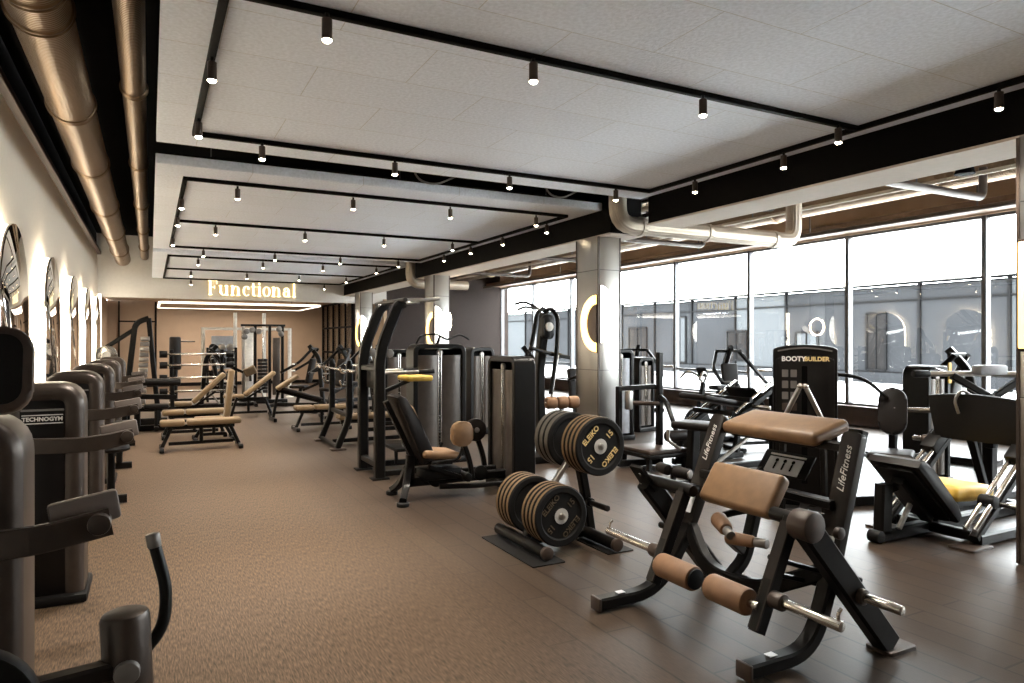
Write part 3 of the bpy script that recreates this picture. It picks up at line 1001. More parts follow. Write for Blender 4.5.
lvl = {'upper': (3.04, .80), 'lower': (2.69, .31)}
for nm, (x, z) in lvl.items():
    for k in range(4):
        plate('bumper_plate', x, 4.37 + .056 * k, z, .053,
              ('black bumper plate with ' + ('gold' if nm == 'upper' else 'dark') + ' lettering on the ' + nm + ' peg, face open to view' if k == 0 else
               'bronze-edged bumper plate on the ' + nm + ' peg, ' + ORD[k] + ' behind the lettered face'), 'bumper plates on the rack', -1, 'rim', 1 if k == 0 else 0)
    n = 3 if nm == 'upper' else 4
    th = .075 if nm == 'upper' else .056
    for k in range(n):
        plate('bumper_plate', x, 4.79 + (th + .003) * k, z, th,
              (('thick grey-edged' if nm == 'upper' else 'bronze-edged') + ' bumper plate on the far half of the ' + nm + ' peg, ' + ORD[k] + ' from the post'),
              'bumper plates on the rack', 0, 'rim_dark' if nm == 'upper' else 'rim', 0)

# ------------------------------------------------------------------ weight stack towers
def tower(parent, c, w, d, h, face, shroud='shroud', frame='black', top=True, plates=True, r=.07, world=True):
    """box-section tower; c = base centre, w across the face, d deep, face = outward normal of the shrouded face"""
    c, n_ = V(c), V(face).normalized()
    u = Z.cross(n_)            # across
    o = c
    out = rrect(w, h, r, 5)
    out = [(a, b if b > -h / 2 + r else max(b, -h / 2)) for a, b in out]
    # outer hoop: an inverted U of deep section
    k = .065
    hoop = [(-w / 2 + k / 2, 0), (-w / 2 + k / 2, h - k / 2), (w / 2 - k / 2, h - k / 2), (w / 2 - k / 2, 0)]
    P = [o + u * a + Z * b for a, b in hoop]
    f = MB().sweep(fillet(P, r * 1.3, 6), rect_sec(d, k), n_).build('tower_frame', frame, parent)
    MB().box(o + Z * .04, (abs(u.x) * w + abs(n_.x) * (d + .06), abs(u.y) * w + abs(n_.y) * (d + .06), .08), bev=.012).build('base', frame, parent)
    iw = w - 2 * k
    pw = (iw - .05) / 2
    for s_ in (-1, 1):
        sp = []
        for i in range(9):
            a = -1 + i / 4
            sp.append((a * pw / 2, .02 * (1 - a * a)))
        body = sp + [(pw / 2, -.012), (-pw / 2, -.012)]
        oo = o + u * (s_ * (pw / 2 + .025)) + n_ * (d / 2 - .03) + Z * ((h - .2) / 2 + .08)
        MB().prism(body, oo, u, n_, h - .26, 0).build('shroud_panel', shroud, parent)
    MB().box(o + n_ * (-d / 2 + .012) + Z * (h / 2), (abs(u.x) * iw + abs(n_.x) * .02, abs(u.y) * iw + abs(n_.y) * .02, h - .14), bev=.004).build('back_panel', 'black2', parent)
    st = MB()
    for i in range(12):
        st.box(o + Z * (.12 + i * .043), (abs(u.x) * iw * .7 + abs(n_.x) * d * .45, abs(u.y) * iw * .7 + abs(n_.y) * d * .45, .039), bev=.004)
    st.build('weight_stack', 'stack', parent)
    for s_ in (-1, 1):
        MB().cyl(o + u * (s_ * .008 + s_ * .01) + n_ * (d / 2 - .025) + Z * .1, o + u * (s_ * .018) + n_ * (d / 2 - .025) + Z * (h - .1), .007, n=8).build('guide_rod', 'chrome', parent)
    pu = MB().cyl(o + u * 0 + n_ * (d / 2 - .05) + Z * (h - .12), o + n_ * (d / 2 - .02) + Z * (h - .12), .045).build('top_pulley', 'mesh_grey', parent)
    return f

# thigh machine: backrest and seat face a tower across two padded paddles
t = thing('thigh_machine', 'seated thigh machine with brown seat and two knee paddles in front of its weight tower', 'gym machine', (2.9, 6.75, 0))
tower(t, (3.55, 6.8, 0), .66, .26, 1.44, (-1, 0, 0))
MB().bar((2.3, 6.75, .16), (3.45, 6.75, .16), .09, .08, Z).build('main_beam', 'black', t)
MB().frame([(2.17, 6.42, .05), (2.26, 6.6, .12), (2.34, 6.75, .30), (2.36, 6.75, .42)], .07, .07, X, .1).build('rear_leg', 'black', t)
MB().frame([(2.24, 6.98, .05), (2.29, 6.88, .12), (2.34, 6.78, .30)], .07, .07, X, .1).build('rear_leg', 'black', t)
for x_, y in ((2.17, 6.42), (2.24, 6.98)):
    MB().cyl((x_, y, 0), (x_, y, .04), .06, n=18).build('foot', 'rubber', t)
MB().bar((2.36, 6.75, .14), (2.36, 6.75, .44), .08, .08, X).build('seat_post', 'black', t)
MB().bar((2.42, 6.75, .34), (2.10, 6.75, 1.0), .07, .05, Y).build('back_bar', 'black', t)
prof = [(-.37, -.02), (-.37, .08), (-.28, .13), (-.12, .13), (.04, .095), (.2, .10), (.33, .085), (.38, .04), (.38, -.01)]
d = V((-.40, 0, .92)).normalized()
nn = V((.92, 0, .40)).normalized()
MB().prism(prof, V((2.32, 6.75, .70)), d, nn, .34, .022).build('backrest', 'dark_pad', t)
MB().prism(rrect(.28, .5, .06), V((2.32, 6.75, .70)) + nn * .112 - d * .02, Y, d, .02, .006).build('backrest_face', 'brown', t)
MB().box((2.64, 6.75, .44), (.42, .42, .08), rot(0, 7, 0), .035, 4).build('seat', 'brown', t)
MB().bar((2.42, 6.75, .37), (2.82, 6.75, .34), .06, .05, Z).build('seat_rail', 'black', t)
MB().tube([(2.5, 6.5, .38), (2.78, 6.48, .40), (2.82, 6.48, .5)], .016, .06, 10).build('side_handle', 'black', t)
MB().tube([(2.5, 7.0, .38), (2.78, 7.02, .40), (2.82, 7.02, .5)], .016, .06, 10).build('side_handle', 'black', t)
for s_, x, mt in ((-1, 2.86, 'brown'), (1, 3.17, 'dark_pad')):
    y = 6.75 + s_ * .17
    a = MB().frame([(x + .12, y, .18), (x + .09, y, .36), (x, y, .6)], .05, .05, Y, .1).build('paddle_arm', 'black', t)
    if s_ < 0:
        MB().prism(rrect(.22, .25, .07), (x, y, .645), X, Z, .09, .025).build('knee_pad', mt, a)
    else:
        MB().cyl((x, y - .04, .63), (x, y + .04, .63), .125, n=30, bev=.02).build('knee_pad', mt, a)
        MB().cyl((x, y - .05, .63), (x, y - .04, .63), .03, n=14).build('hub_bolt', 'mesh_grey', a)
MB().cyl((2.9, 6.5, .2), (2.9, 7.0, .2), .045).build('cam_axle', 'black', t)
MB().box((2.66, 6.72, .24), (.42, .26, .12), None, .03).build('linkage_cover', 'black2', t)
MB().bar((2.5, 6.6, .33), (2.95, 6.58, .16), .045, .045, Y).build('brace', 'black', t)
MB().bar((3.0, 6.9, .2), (3.4, 6.9, .2), .06, .06, Z).build('cable_guide', 'black', t)
MB().cyl((2.62, 6.66, .2), (2.62, 6.70, .2), .1, n=26).build('cam_pulley', 'black2', t)
MB().cyl((3.12, 6.66, .2), (3.12, 6.70, .2), .08, n=26).build('cam_pulley', 'black2', t)
MB().frame([(2.62, 6.6, .12), (3.0, 6.55, .10), (3.35, 6.55, .10)], .05, .05, Z, .1).build('foot_rail', 'black', t)

# chin and dip machine with tall bent uprights
t = thing('chin_dip_machine', 'tall assisted chin and dip machine with bent uprights and an ochre knee pad', 'gym machine', (2.9, 8.2, 0))
for y in (7.82, 8.52):
    fr = MB().sweep(fillet([(2.36, y, .02), (2.36, y, 1.48), (2.58, y, 2.02), (2.66, y, 2.06)], .22, 8), rect_sec(.11, .12), Y).build('upright', 'black', t)
    MB().box((2.36, y, .012), (.2, .16, .024), bev=.006).build('foot_plate', 'black2', fr)
    MB().cyl((2.48, y - .02, 1.46), (2.48, y + .02, 1.46), .05, n=20).build('pulley', 'mesh_grey', fr)
    MB().tube([(2.62, y, 2.09), (2.95, y, 2.10), (3.1, y, 2.12)], .022, .05, 10).build('pull_up_bar', 'steel', t)
MB().cyl((2.60, 7.6, 2.08), (2.60, 8.74, 2.08), .028, n=16).build('top_bar', 'graphite', t)
for z in (1.28, .16):
    MB().bar((2.36, 7.85, z), (2.36, 8.5, z), .06, .08, Z).build('cross_tube', 'black', t)
MB().box((2.40, 8.17, 1.18), (.05, .5, .3), bev=.02).build('back_pad', 'dark_pad', t)
k_ = MB().box((2.92, 8.17, 1.15), (.34, .40, .07), None, .03, 4).build('knee_pad', 'ochre', t)
MB().bar((2.42, 8.17, .95), (2.84, 8.17, 1.12), .06, .05, Y).build('pad_arm', 'black', t)
for y in (7.88, 8.46):
    h = MB().cyl((2.4, y, 1.23), (3.04, y, 1.24), .02, n=14).build('dip_handle', 'steel', t)
    MB().cyl((2.86, y, 1.235), (3.06, y, 1.24), .027, n=14).build('grip', 'black2', h)
tower(t, (3.37, 8.6, 0), .74, .3, 1.57, (0, -1, 0))
for y in (7.85, 8.5):
    MB().bar((2.36, y, .06), (3.1, y, .06), .07, .06, Z).build('base_rail', 'black', t)
MB().bar((2.4, 8.5, .5), (3.05, 8.5, .5), .05, .05, Z).build('side_rail', 'black', t)
MB().box((2.75, 8.17, .3), (.3, .5, .04), bev=.01).build('step', 'black2', t)
for y in (7.95, 8.4):
    MB().bar((2.75, y, .06), (2.75, y, .29), .04).build('step_post', 'black', t)
tb = MB()
hb = [(3.05, 8.5, 1.57), (3.1, 8.46, 1.68), (3.3, 8.42, 1.70), (3.45, 8.42, 1.62), (3.65, 8.46, 1.70), (3.8, 8.5, 1.63)]
tb.tube(hb, .014, .05, 8)
MB().bar((3.37, 8.6, 1.55), (3.37, 8.48, 1.66), .03).build('rack_stem', 'black', t)
tb.build('spare_handle', 'black2', t)

# plain tower machines standing further in
def tower_machine(x, y, rz, label, h=1.5, w=.6, shroud='shroud', seat=True, pad='dark_pad'):
    t = thing('weight_machine', label, 'gym machine', (x, y, 0), rz, 'seated weight machines')
    mt = Matrix.Translation((x, y, 0)) @ Matrix.Rotation(R(rz), 4, 'Z')
    save = t.location.copy(), t.rotation_euler.copy()
    t.location, t.rotation_euler = (0, 0, 0), (0, 0, 0)
    tower(t, (0, 0, 0), w, .28, h, (0, -1, 0), shroud)
    if seat:
        MB().bar((.0, .15, .1), (.0, 1.3, .1), .08, .08, Z).build('main_beam', 'black', t)
        MB().bar((-.32, 1.3, .05), (.32, 1.3, .05), .07, .07, Z).build('rear_foot', 'black', t)
        MB().bar((0, .95, .1), (0, .95, .42), .08, .08, X).build('seat_post', 'black', t)
        MB().box((0, .9, .46), (.38, .4, .08), None, .03, 3).build('seat', pad, t)
        MB().box((0, 1.2, .82), (.34, .09, .6), rot(-10, 0, 0), .035, 3).build('backrest', pad, t)
        MB().bar((0, 1.28, .1), (0, 1.24, .9), .06, .05, X).build('back_post', 'black', t)
        for s_ in (-1, 1):
            a = MB().tube([(s_ * .22, .2, 1.0), (s_ * .42, .4, 1.05), (s_ * .42, .8, .95)], .024, .1, 10).build('lever_arm', 'black', t)
            MB().cyl((s_ * .42, .78, .95), (s_ * .30, .80, .95), .02, n=12).build('grip', 'black2', a)
    t.location, t.rotation_euler = save
    return t
tower_machine(5.05, 10.9, 10, 'dark weight machine tower between the dip machine and the steel column', 1.5, .5)
tower_machine(6.75, 9.2, 0, 'weight machine with shrouds coloured pale as if reflecting the windows, just past the big steel column', 1.48, .5, 'shroud2')
tower_machine(4.25, 12.9, 0, 'weight machine hidden mostly behind the dip machine tower', 1.45, .6)
tower_machine(8.9, 13.2, -60, 'small weight machine close to the far windows', 1.4, .5, 'shroud2')

# tall pulldown machine with swan-neck arms and roller pads
t = thing('pulldown_machine', 'tall swan-neck pulldown machine with three brown thigh rollers beside the steel column', 'gym machine', (4.75, 7.9, 0))
MB().box((4.72, 8.25, .05), (.6, .9, .1), bev=.02).build('base', 'black', t)
MB().frame([(4.75, 8.2, .08), (4.72, 8.22, 1.2), (4.78, 8.15, 1.98)], .13, .12, Y, .3).build('mast', 'black', t)
MB().prism(rrect(.16, .34, .06), (4.77, 8.07, 1.80), X, Z, .1, .02).build('mast_head', 'cover', t)
MB().cyl((4.765, 8.04, 1.80), (4.765, 8.0, 1.80), .062, n=22).build('pulley_disc', 'white_paint', t)
for pts in ([(4.44, 7.96, 1.48), (4.53, 8.0, 1.75), (4.60, 8.05, 1.98), (4.72, 8.1, 2.06), (4.78, 8.12, 1.98)],
            [(4.72, 7.9, .9), (4.86, 7.98, 1.45), (4.92, 8.04, 1.92), (4.84, 8.08, 2.05), (4.76, 8.1, 2.02)]):
    MB().tube(pts, .03, .12, 12).build('swan_arm', 'black', t)
MB().cyl((4.68, 7.86, .72), (4.88, 7.98, 1.42), .018, n=12).build('gas_strut', 'steel', t)
for a, b, c_ in (((4.66, 8.1, 2.04), (4.40, 8.02, 2.06), (4.26, 7.96, 2.02)), ((4.66, 8.1, 2.04), (4.46, 8.16, 2.14), (4.34, 8.2, 2.10))):
    MB().tube([a, b, c_], .018, .06, 10).build('pull_handle', 'graphite', t)
MB().tube([(4.42, 7.9, 1.52), (4.7, 7.98, 1.45), (4.98, 8.08, 1.42)], .024, .1, 10).build('cross_handle', 'black', t)
MB().bar((4.8, 8.05, 1.43), (5.1, 8.05, 1.38), .06, .05, Y).build('side_horn', 'black', t)
MB().box((4.79, 7.55, .5), (.36, .4, .09), None, .035, 3).build('seat', 'dark_pad', t)
MB().bar((4.79, 7.55, .05), (4.79, 7.55, .46), .09, .08, X).build('seat_post', 'black', t)
MB().bar((4.79, 7.3, .05), (4.75, 8.1, .05), .08, .08, Z).build('floor_beam', 'black', t)
MB().cyl((4.56, 7.78, .80), (5.03, 7.70, .80), .02).build('roller_axle', 'chrome', t)
for k in range(3):
    a = V((4.57, 7.778, .80)).lerp(V((5.03, 7.70, .80)), k / 3 + .01)
    b = V((4.57, 7.778, .80)).lerp(V((5.03, 7.70, .80)), (k + 1) / 3 - .01)
    MB().cyl(a, b, .082, n=24, bev=.025).build('thigh_roller', 'foam', t)
MB().bar((4.79, 7.74, .46), (4.79, 7.74, .8), .05).build('roller_post', 'black', t)
# ------------------------------------------------------------------ row of selectorised machines along the arched wall
ROW = ((2.85, -.385), (5.0, -.36), (6.9, -.36), (9.0, -.36), (11.1, -.36), (13.1, -.36))
for k, (y, xr) in enumerate(ROW):
    lab = ('dark rounded weight machine with a tilted screen and bent handle, next to the entrance',
           'dark rounded weight machine with white TECHNOGYM lettering on its front cover',
           'third dark rounded machine of the row along the arched wall',
           'fourth dark rounded machine of the row along the arched wall',
           'fifth dark rounded machine of the row along the arched wall',
           'last dark rounded machine of the row along the arched wall')[k]
    t = thing('weight_machine', lab, 'gym machine', (-.7, y, 0), 0, 'machines along the arched wall')
    w, h, d = .43, 1.345, .34
    xc = xr - w / 2
    kf = .115
    hoop = [(xc - w / 2 + kf / 2, y + d / 2, .03), (xc - w / 2 + kf / 2, y + d / 2, h - kf / 2), (xc + w / 2 - kf / 2, y + d / 2, h - kf / 2), (xc + w / 2 - kf / 2, y + d / 2, .03)]
    MB().sweep(fillet(hoop, .095, 8), rrect(d, kf, .05, 4), Y).build('tower_frame', 'satin', t)
    MB().box((xc, y + d / 2, h / 2 - .02), (w - 2 * kf + .06, d - .03, h - .13), None, .02, 2).build('front_cover', 'cover', t)
    MB().box((xc, y + d / 2 + .02, .03), (w + .04, d + .12, .06), None, .02, 2).build('base', 'black2', t)
    MB().prism(rrect(w - 2 * kf + .02, .012, .004), (xc, y + .012, h - .16), X, Z, .006).build('upper_trim', 'mesh_grey', t)
    if k == 1:
        tx = text('TECHNOGYM', 'lettering', 'white_ink', t, (xc, y + .012, 1.13), X, Z, .033, .002, 0, 'CENTER', .001)
        MB().prism(rrect(.21, .005, .002), (xc, y + .012, 1.155), X, Z, .004).build('lettering_rule', 'white_ink', t)
        MB().prism(rrect(.21, .005, .002), (xc, y + .012, 1.105), X, Z, .004).build('lettering_rule', 'white_ink', t)
    # padded swing arm in front of the tower
    ax = xr + .27
    ya = y - .22
    az = 1.0 if k else .98
    MB().sweep(fillet([(xc - .1, y + .1, az), (xc - .1, ya + .02, az), (xc + .25, ya - .03, az - .01), (ax, ya, az + .03)], .12, 6), rect_sec(.09, .032), Z).build('swing_arm', 'satin', t)
    rt = rot(0, -9, 8)
    MB().box((ax - .075, ya + .045, az + .06), (.20, .035, .10), rt, .012).build('arm_pad', 'padgrey', t)
    MB().cyl((ax - .03, ya - .05, az + .03), (ax - .03, ya + .02, az + .03), .034, n=22).build('pad_knob', 'satin', t)
    # side seat on its post
    if k < 2:
        pass
    else:
      MB().bar((xc, y + d, .07), (xc, y + (1.15 if k < 5 else .6), .07), .09, .08, Z).build('floor_beam', 'black', t)
      ys_ = y + (.95 if k < 5 else .55)
      MB().bar((xr - .2, ys_, .05), (xr + .16, ys_, .05), .08, .07, Z).build('foot_bar', 'black', t)
      MB().bar((xr + .02, ys_, .06), (xr + .02, ys_, .52), .07, .07, X).build('seat_post', 'black', t)
      MB().cyl((xr + .02, ys_, .52), (xr + .02, ys_, .60), .17, .16, 30, .03).build('seat', 'dark_pad', t)
    if k == 0:
        MB().bar((xc + .02, y + .12, h - .05), (xc + .12, y - .17, h + .12), .06, .05, X).build('screen_stem', 'black', t)
        rt = rot(-12, 0, 0)
        n_ = V((0, -math.cos(R(12)), -math.sin(R(12)) * -1))
        v = V((0, math.sin(R(12)), math.cos(R(12))))
        c = V((-.485, y - .22, 1.51))
        MB().prism(rrect(.32, .27, .07), c, X, v, .05, .012).build('screen_housing', 'bronze', t)
        MB().prism(rrect(.27, .22, .05), c - X.cross(v) * -.026 * 1, X, v, .006).build('screen', 'black2', t)
        # lever mechanism in front: cam disc, bar, upright roller and bent handle
        MB().bar((-.52, y - .86, .04), (-.52, y + .1, .04), .09, .08, Z).build('front_beam', 'black', t)
        MB().bar((-.52, y - .8, .04), (-.44, y - .8, 0.710), .08, .08, Y).build('cam_post', 'black', t)
        MB().cyl((-.40, y - .84, 0.710), (-.40, y - .78, 0.710), .165, n=40, bev=.012).build('cam_disc', 'black2', t)
        MB().cyl((-.40, y - .855, 0.710), (-.40, y - .77, 0.710), .05, n=24).build('cam_hub', 'mesh_grey', t)
        MB().bar((-.40, y - .75, 0.710), (-.06, y - .68, 0.710), .05, .055, Z).build('lever_bar', 'graphite', t)
        r_ = MB().cyl((-.05, y - .66, 0.580), (-.062, y - .66, 0.855), .062, n=30, bev=.018).build('roller_pad', 'satin', t)
        MB().cyl((-.055, y - .74, 0.710), (-.055, y - .70, 0.710), .032, n=20).build('clamp_knob', 'mesh_grey', t)
        hd = MB().tube([(-.02, y - .62, 0.710), (.035, y - .60, 0.770), (.045, y - .58, 0.870), (.01, y - .56, 1.010)], .017, .08, 12).build('bent_handle', 'black', t)
        MB().cyl((.0125, y - .561, 0.995), (.006, y - .559, 1.035), .0195, n=16).build('handle_cap', 'mesh_grey', hd)

# ------------------------------------------------------------------ benches
def a_leg(mb, x, y, hz, dx, spread=.22):
    mb.bar((x, y, hz), (x + dx, y, .05), .06, .05, Y)
    return mb
def bench(x, y, rz, label, back=None, L=1.2, hz=.36, pad='tan', seat_to=.5, group=None):
    t = thing('weight_bench', label, 'bench', (x, y, 0), rz, group or 'weight benches')
    save = t.rotation_euler.copy(), t.location.copy()
    t.location, t.rotation_euler = (0, 0, 0), (0, 0, 0)
    for s_ in (-1, 1):
        x0, x1 = s_ * (L / 2 - .16), s_ * (L / 2 - .03)
        lg = MB().bar((x0, 0, hz - .02), (x1, 0, .04), .06, .05, Y).build('leg', 'black', t)
        MB().bar((x1, -.24, .03), (x1, .24, .03), .06, .05, Z).build('floor_bar', 'black', lg)
        for q in (-.24, .24):
            MB().cyl((x1 - .03, q, .035), (x1 + .03, q, .035), .034, n=14).build('rubber_foot', 'rubber', lg)
    MB().bar((-L / 2 + .1, 0, hz - .02), (L / 2 - .1, 0, hz - .02), .07, .05, Z).build('spine', 'black', t)
    MB().bar((-L / 2 + .12, 0, .1), (L / 2 - .12, 0, .1), .05, .04, Z).build('stretcher', 'black', t)
    MB().bar((0, 0, .1), (0, 0, hz - .03), .05, .05, X).build('prop', 'black', t)
    if back is None:
        MB().box((-L / 2 + .17 , 0, hz + .045), (.33, .28, .085), None, .03, 3).build('head_pad', pad, t)
        MB().box((.175, 0, hz + .045), (L - .37, .28, .085), None, .03, 3).build('long_pad', pad, t)
    else:
        s_ = 1 if back > 0 else -1
        a = R(abs(back))
        hx = -s_ * (L / 2 - seat_to)
        MB().box((-s_ * L / 2 + s_ * seat_to / 2, 0, hz + .045), (seat_to - .03, .28, .08), None, .03, 3).build('seat', pad, t)
        Lb = .78
        c = V((hx + s_ * math.cos(a) * Lb / 2, 0, hz + .06 + math.sin(a) * Lb / 2))
        MB().box(c, (Lb, .28, .085), rot(0, -abs(back) if s_ > 0 else abs(back), 0), .03, 3).build('backrest', pad, t)
        MB().bar((hx + s_ * .05, 0, hz), (c.x + s_ * .12, 0, c.z + .05 - .12), .05, .04, Y).build('back_bar', 'black', t)
        MB().bar((s_ * (L / 2 - .2), 0, hz), (c.x + s_ * .02, 0, c.z - .08), .035, .035, Y).build('back_strut', 'steel', t)
    t.rotation_euler, t.location = save
    return t
bench(.68, 11.3, 0, 'flat tan bench standing in front on the walkway, its long side towards the door', L=1.12)
bench(.66, 12.75, 0, 'flat tan bench directly behind the front flat bench', L=.98, hz=.38)
bench(.92, 12.2, 0, 'small bench with nearly upright tan backrest between the two flat benches', 84, L=.62, hz=.3, seat_to=.5)
bench(.85, 14.45, 0, 'incline bench with tan backrest raised at half height behind the flat benches', 44, L=1.1, hz=.38, seat_to=.42)
bench(1.85, 15.6, 0, 'incline bench with short tan backrest in front of the white cable columns', 38, L=1.0, hz=.4, seat_to=.42)
bench(2.78, 12.8, 0, 'flat tan bench beside the bent bench press posts', L=.98)
# decline bench
t = thing('decline_bench', 'decline bench with a raised tan head pad and a long dark sloping frame', 'bench', (2.7, 14.6, 0))
MB().bar((2.26, 14.6, .62), (3.2, 14.6, .33), .09, .07, Y).build('sloping_beam', 'black', t)
MB().box((2.75, 14.6, .53), (.85, .28, .07), rot(0, 17, 0), .025, 3).build('long_pad', 'dark_pad', t)
MB().box((2.48, 14.6, .77), (.5, .28, .08), rot(0, -33, 0), .03, 3).build('head_pad', 'tan', t)
MB().bar((2.3, 14.6, .62), (2.52, 14.6, .74), .05, .04, Y).build('pad_bracket', 'black', t)
for x0, z0, x1 in ((2.3, .6, 2.2), (3.12, .36, 3.2)):
    lg = MB().bar((x0, 14.6, z0), (x1, 14.6, .04), .07, .05, Y).build('leg', 'black', t)
    MB().bar((x1, 14.3, .035), (x1, 14.9, .035), .07, .06, Z).build('floor_bar', 'black', lg)
MB().bar((2.22, 14.6, .16), (3.18, 14.6, .16), .05, .05, Z).build('stretcher', 'black', t)
# olympic bench press with two bent posts
t = thing('bench_press', 'olympic bench press station with two bent black posts and chrome bar hooks', 'bench', (2.9, 10.75, 0))
for y in (10.2, 11.3):
    p = MB().sweep(fillet([(2.44, y, .03), (2.62, y, .46), (2.62, y, 1.24)], .14), rect_sec(.08, .09), Y).build('post', 'black', t)
    MB().box((2.45, y, .015), (.22, .16, .03), None, .006).build('foot_plate', 'bronze', p)
    for z in (.95, 1.14):
        MB().tube([(2.60, y, z), (2.50, y, z), (2.48, y, z + .08)], .02, .03, 10).build('bar_hook', 'chrome', p)
    MB().cyl((2.62, y, 1.24), (2.62, y, 1.32), .05, .03, 16).build('post_cap', 'black2', p)
MB().bar((2.62, 10.2, .5), (2.62, 11.3, .5), .06, .06, Z).build('cross_tube', 'black', t)
MB().box((3.15, 10.75, .43), (1.15, .3, .08), None, .03, 3).build('bench_pad', 'tan', t)
MB().bar((2.62, 10.75, .36), (3.75, 10.75, .36), .07, .06, Z).build('spine', 'black', t)
lg = MB().bar((3.65, 10.75, .36), (3.7, 10.75, .04), .06, .06, Y).build('leg', 'black', t)
MB().bar((3.7, 10.45, .03), (3.7, 11.05, .03), .07, .05, Z).build('floor_bar', 'black', lg)
MB().bar((2.5, 10.75, .06), (3.7, 10.75, .06), .06, .05, Z).build('floor_beam', 'black', t)
MB().bar((2.45, 10.2, .05), (2.45, 11.3, .05), .06, .05, Z).build('floor_tie', 'black', t)
b = thing('barbell', 'bare chrome barbell racked on the bench press hooks', 'barbell', (2.515, 10.75, 1.17))
MB().cyl((2.525, 9.85, 1.18), (2.525, 11.65, 1.18), .014, n=12).build('bar', 'chrome', b)
for y0, y1 in ((9.55, 9.9), (11.6, 11.95)):
    MB().cyl((2.525, y0, 1.18), (2.525, y1, 1.18), .025, n=14).build('sleeve', 'chrome', b)

# ------------------------------------------------------------------ leg press
t = thing('leg_press', 'black angled leg press with ochre seat, broad footplate and chrome guide rods', 'gym machine', (6.1, 3.45, 0))
YC = 3.45
for y in (YC - .35, YC + .35):
    MB().bar((5.72, y, .05), (7.3, y, .05), .09, .09, Z).build('base_rail', 'black', t)
MB().bar((7.25, YC - .4, .05), (7.25, YC + .4, .05), .09, .09, Z).build('front_tie', 'black', t)
MB().bar((5.78, YC - .35, .06), (5.78, YC + .35, .06), .08, .08, Z).build('middle_tie', 'black', t)
MB().bar((5.14, YC + .08, .05), (7.2, YC + .08, .05), .10, .09, Z).build('spine', 'black', t)
MB().cyl((5.12, YC + .03, .05), (5.12, YC + .13, .05), .05, n=18).build('rear_cap', 'black2', t)
rd = V((1, 0, .76)).normalized()
rn = V((-.76, 0, 1)).normalized()
for y in (YC - .35, YC + .35):
    a = V((5.66, y, .10))
    b = a + rd * 1.42
    MB().bar(a - rn * .05, b - rn * .05, .07, .06, Y).build('slope_rail', 'black', t)
    for q in (-.035, .035):
        MB().cyl(a + rn * .05 + Y * q, b + rn * .05 + Y * q, .019, n=14).build('guide_rod', 'chrome', t)
    MB().prism(rrect(.30, .2, .03), (5.64, y, .009), X, Y, .018, .003).build('foot_plate', 'bronze', t)
    MB().bar(b - rn * .03, (7.2, y, .07), .07, .06, Y).build('front_post', 'black', t)
    MB().cyl(a + rd * .32 + rn * .05 - Y * .06, a + rd * .32 + rn * .05 + Y * .06, .05, n=18).build('rod_stop', 'black2', t)
MB().bar((6.78, YC - .36, .93), (6.78, YC + .36, .93), .07, .07, Z).build('top_tie', 'black', t)
# reclined backrest seen from behind
bd_ = V((-.74, 0, .67)).normalized()
bn = V((.67, 0, .74)).normalized()
c = V((5.47, YC, .385))
prof = [(-.36, 0), (-.36, .07), (-.25, .11), (0, .10), (.2, .11), (.33, .10), (.37, .06), (.37, 0)]
MB().prism(prof, c, bd_, bn, .44, .025).build('backrest', 'dark_pad', t)
MB().prism(rrect(.62, .40, .06), c + bn * .106, bd_, Y, .02, .005).build('backrest_face', 'bronze', t)
MB().prism(rrect(.66, .34, .04), c - bn * .012, bd_, Y, .024, .004).build('back_board', 'black2', t)
MB().bar(c - bn * .05 - bd_ * .3, c - bn * .05 + bd_ * .22, .10, .06, Y).build('back_beam', 'black', t)
MB().box((5.95, YC, .36), (.56, .46, .13), rot(0, 4, 0), .05, 4).build('seat', 'ochre', t)
MB().box((5.9, YC, .27), (.42, .3, .06), None, .01).build('seat_base', 'black', t)
MB().bar((5.86, YC + .05, .06), (5.86, YC + .05, .24), .08, .08, X).build('seat_post', 'black', t)
MB().bar((5.20, YC + .08, .06), (5.22, YC + .08, .46), .09, .13, Y).build('back_post', 'black', t)
MB().bar((5.24, YC + .08, .40), (5.36, YC + .04, .44), .06).build('post_bracket', 'black', t)
MB().bar((5.32, YC + .02, .10), (5.5, YC + .02, .32), .035).build('back_strut', 'steel', t)
for y in (YC + .28,):
    MB().tube([(5.70, y, .24), (5.82, y, .40), (5.98, y, .44)], .017, .05, 10).build('seat_handle', 'steel', t)
# carriage with the broad footplate
pc = V((6.33, YC, .93))
pts = []
for i in range(11):
    a = -1 + i / 5
    pts.append((a * .37, .185 + .03 * (1 - a * a)))
pts += [(.375, .10), (.34, -.20), (-.34, -.20), (-.375, .10)]
MB().prism(pts, pc, Y, V((-.14, 0, .99)).normalized(), .035, .008).build('footplate', 'rubber', t)
MB().bar(pc + V((.06, -.33, -.08)), pc + V((.06, .33, -.08)), .07, .08, Z).build('carriage_bar', 'black', t)
for s_ in (-1, 1):
    y = YC + s_ * .35
    MB().bar(pc + V((.06, s_ * .30, -.1)), V((6.36, y, .74)), .06, .08, X).build('carriage_arm', 'black', t)
    MB().box(V((6.34, y, .69)), (.24, .13, .10), rot(0, -37, 0), .015).build('carriage_block', 'black2', t)
    L = .36 if s_ < 0 else .14
    h_ = MB().cyl((6.34, y + s_ * .05, .70), (6.34, y + s_ * (.05 + L), .70), .025, n=16).build('weight_horn', 'chrome', t)
    MB().cyl((6.34, y + s_ * .05, .70), (6.34, y + s_ * .10, .70), .042, n=18).build('collar', 'bronze', h_)
    MB().cyl((6.0, y, .30), (6.0, y + s_ * L, .30), .022, n=16).build('storage_horn', 'chrome', t)
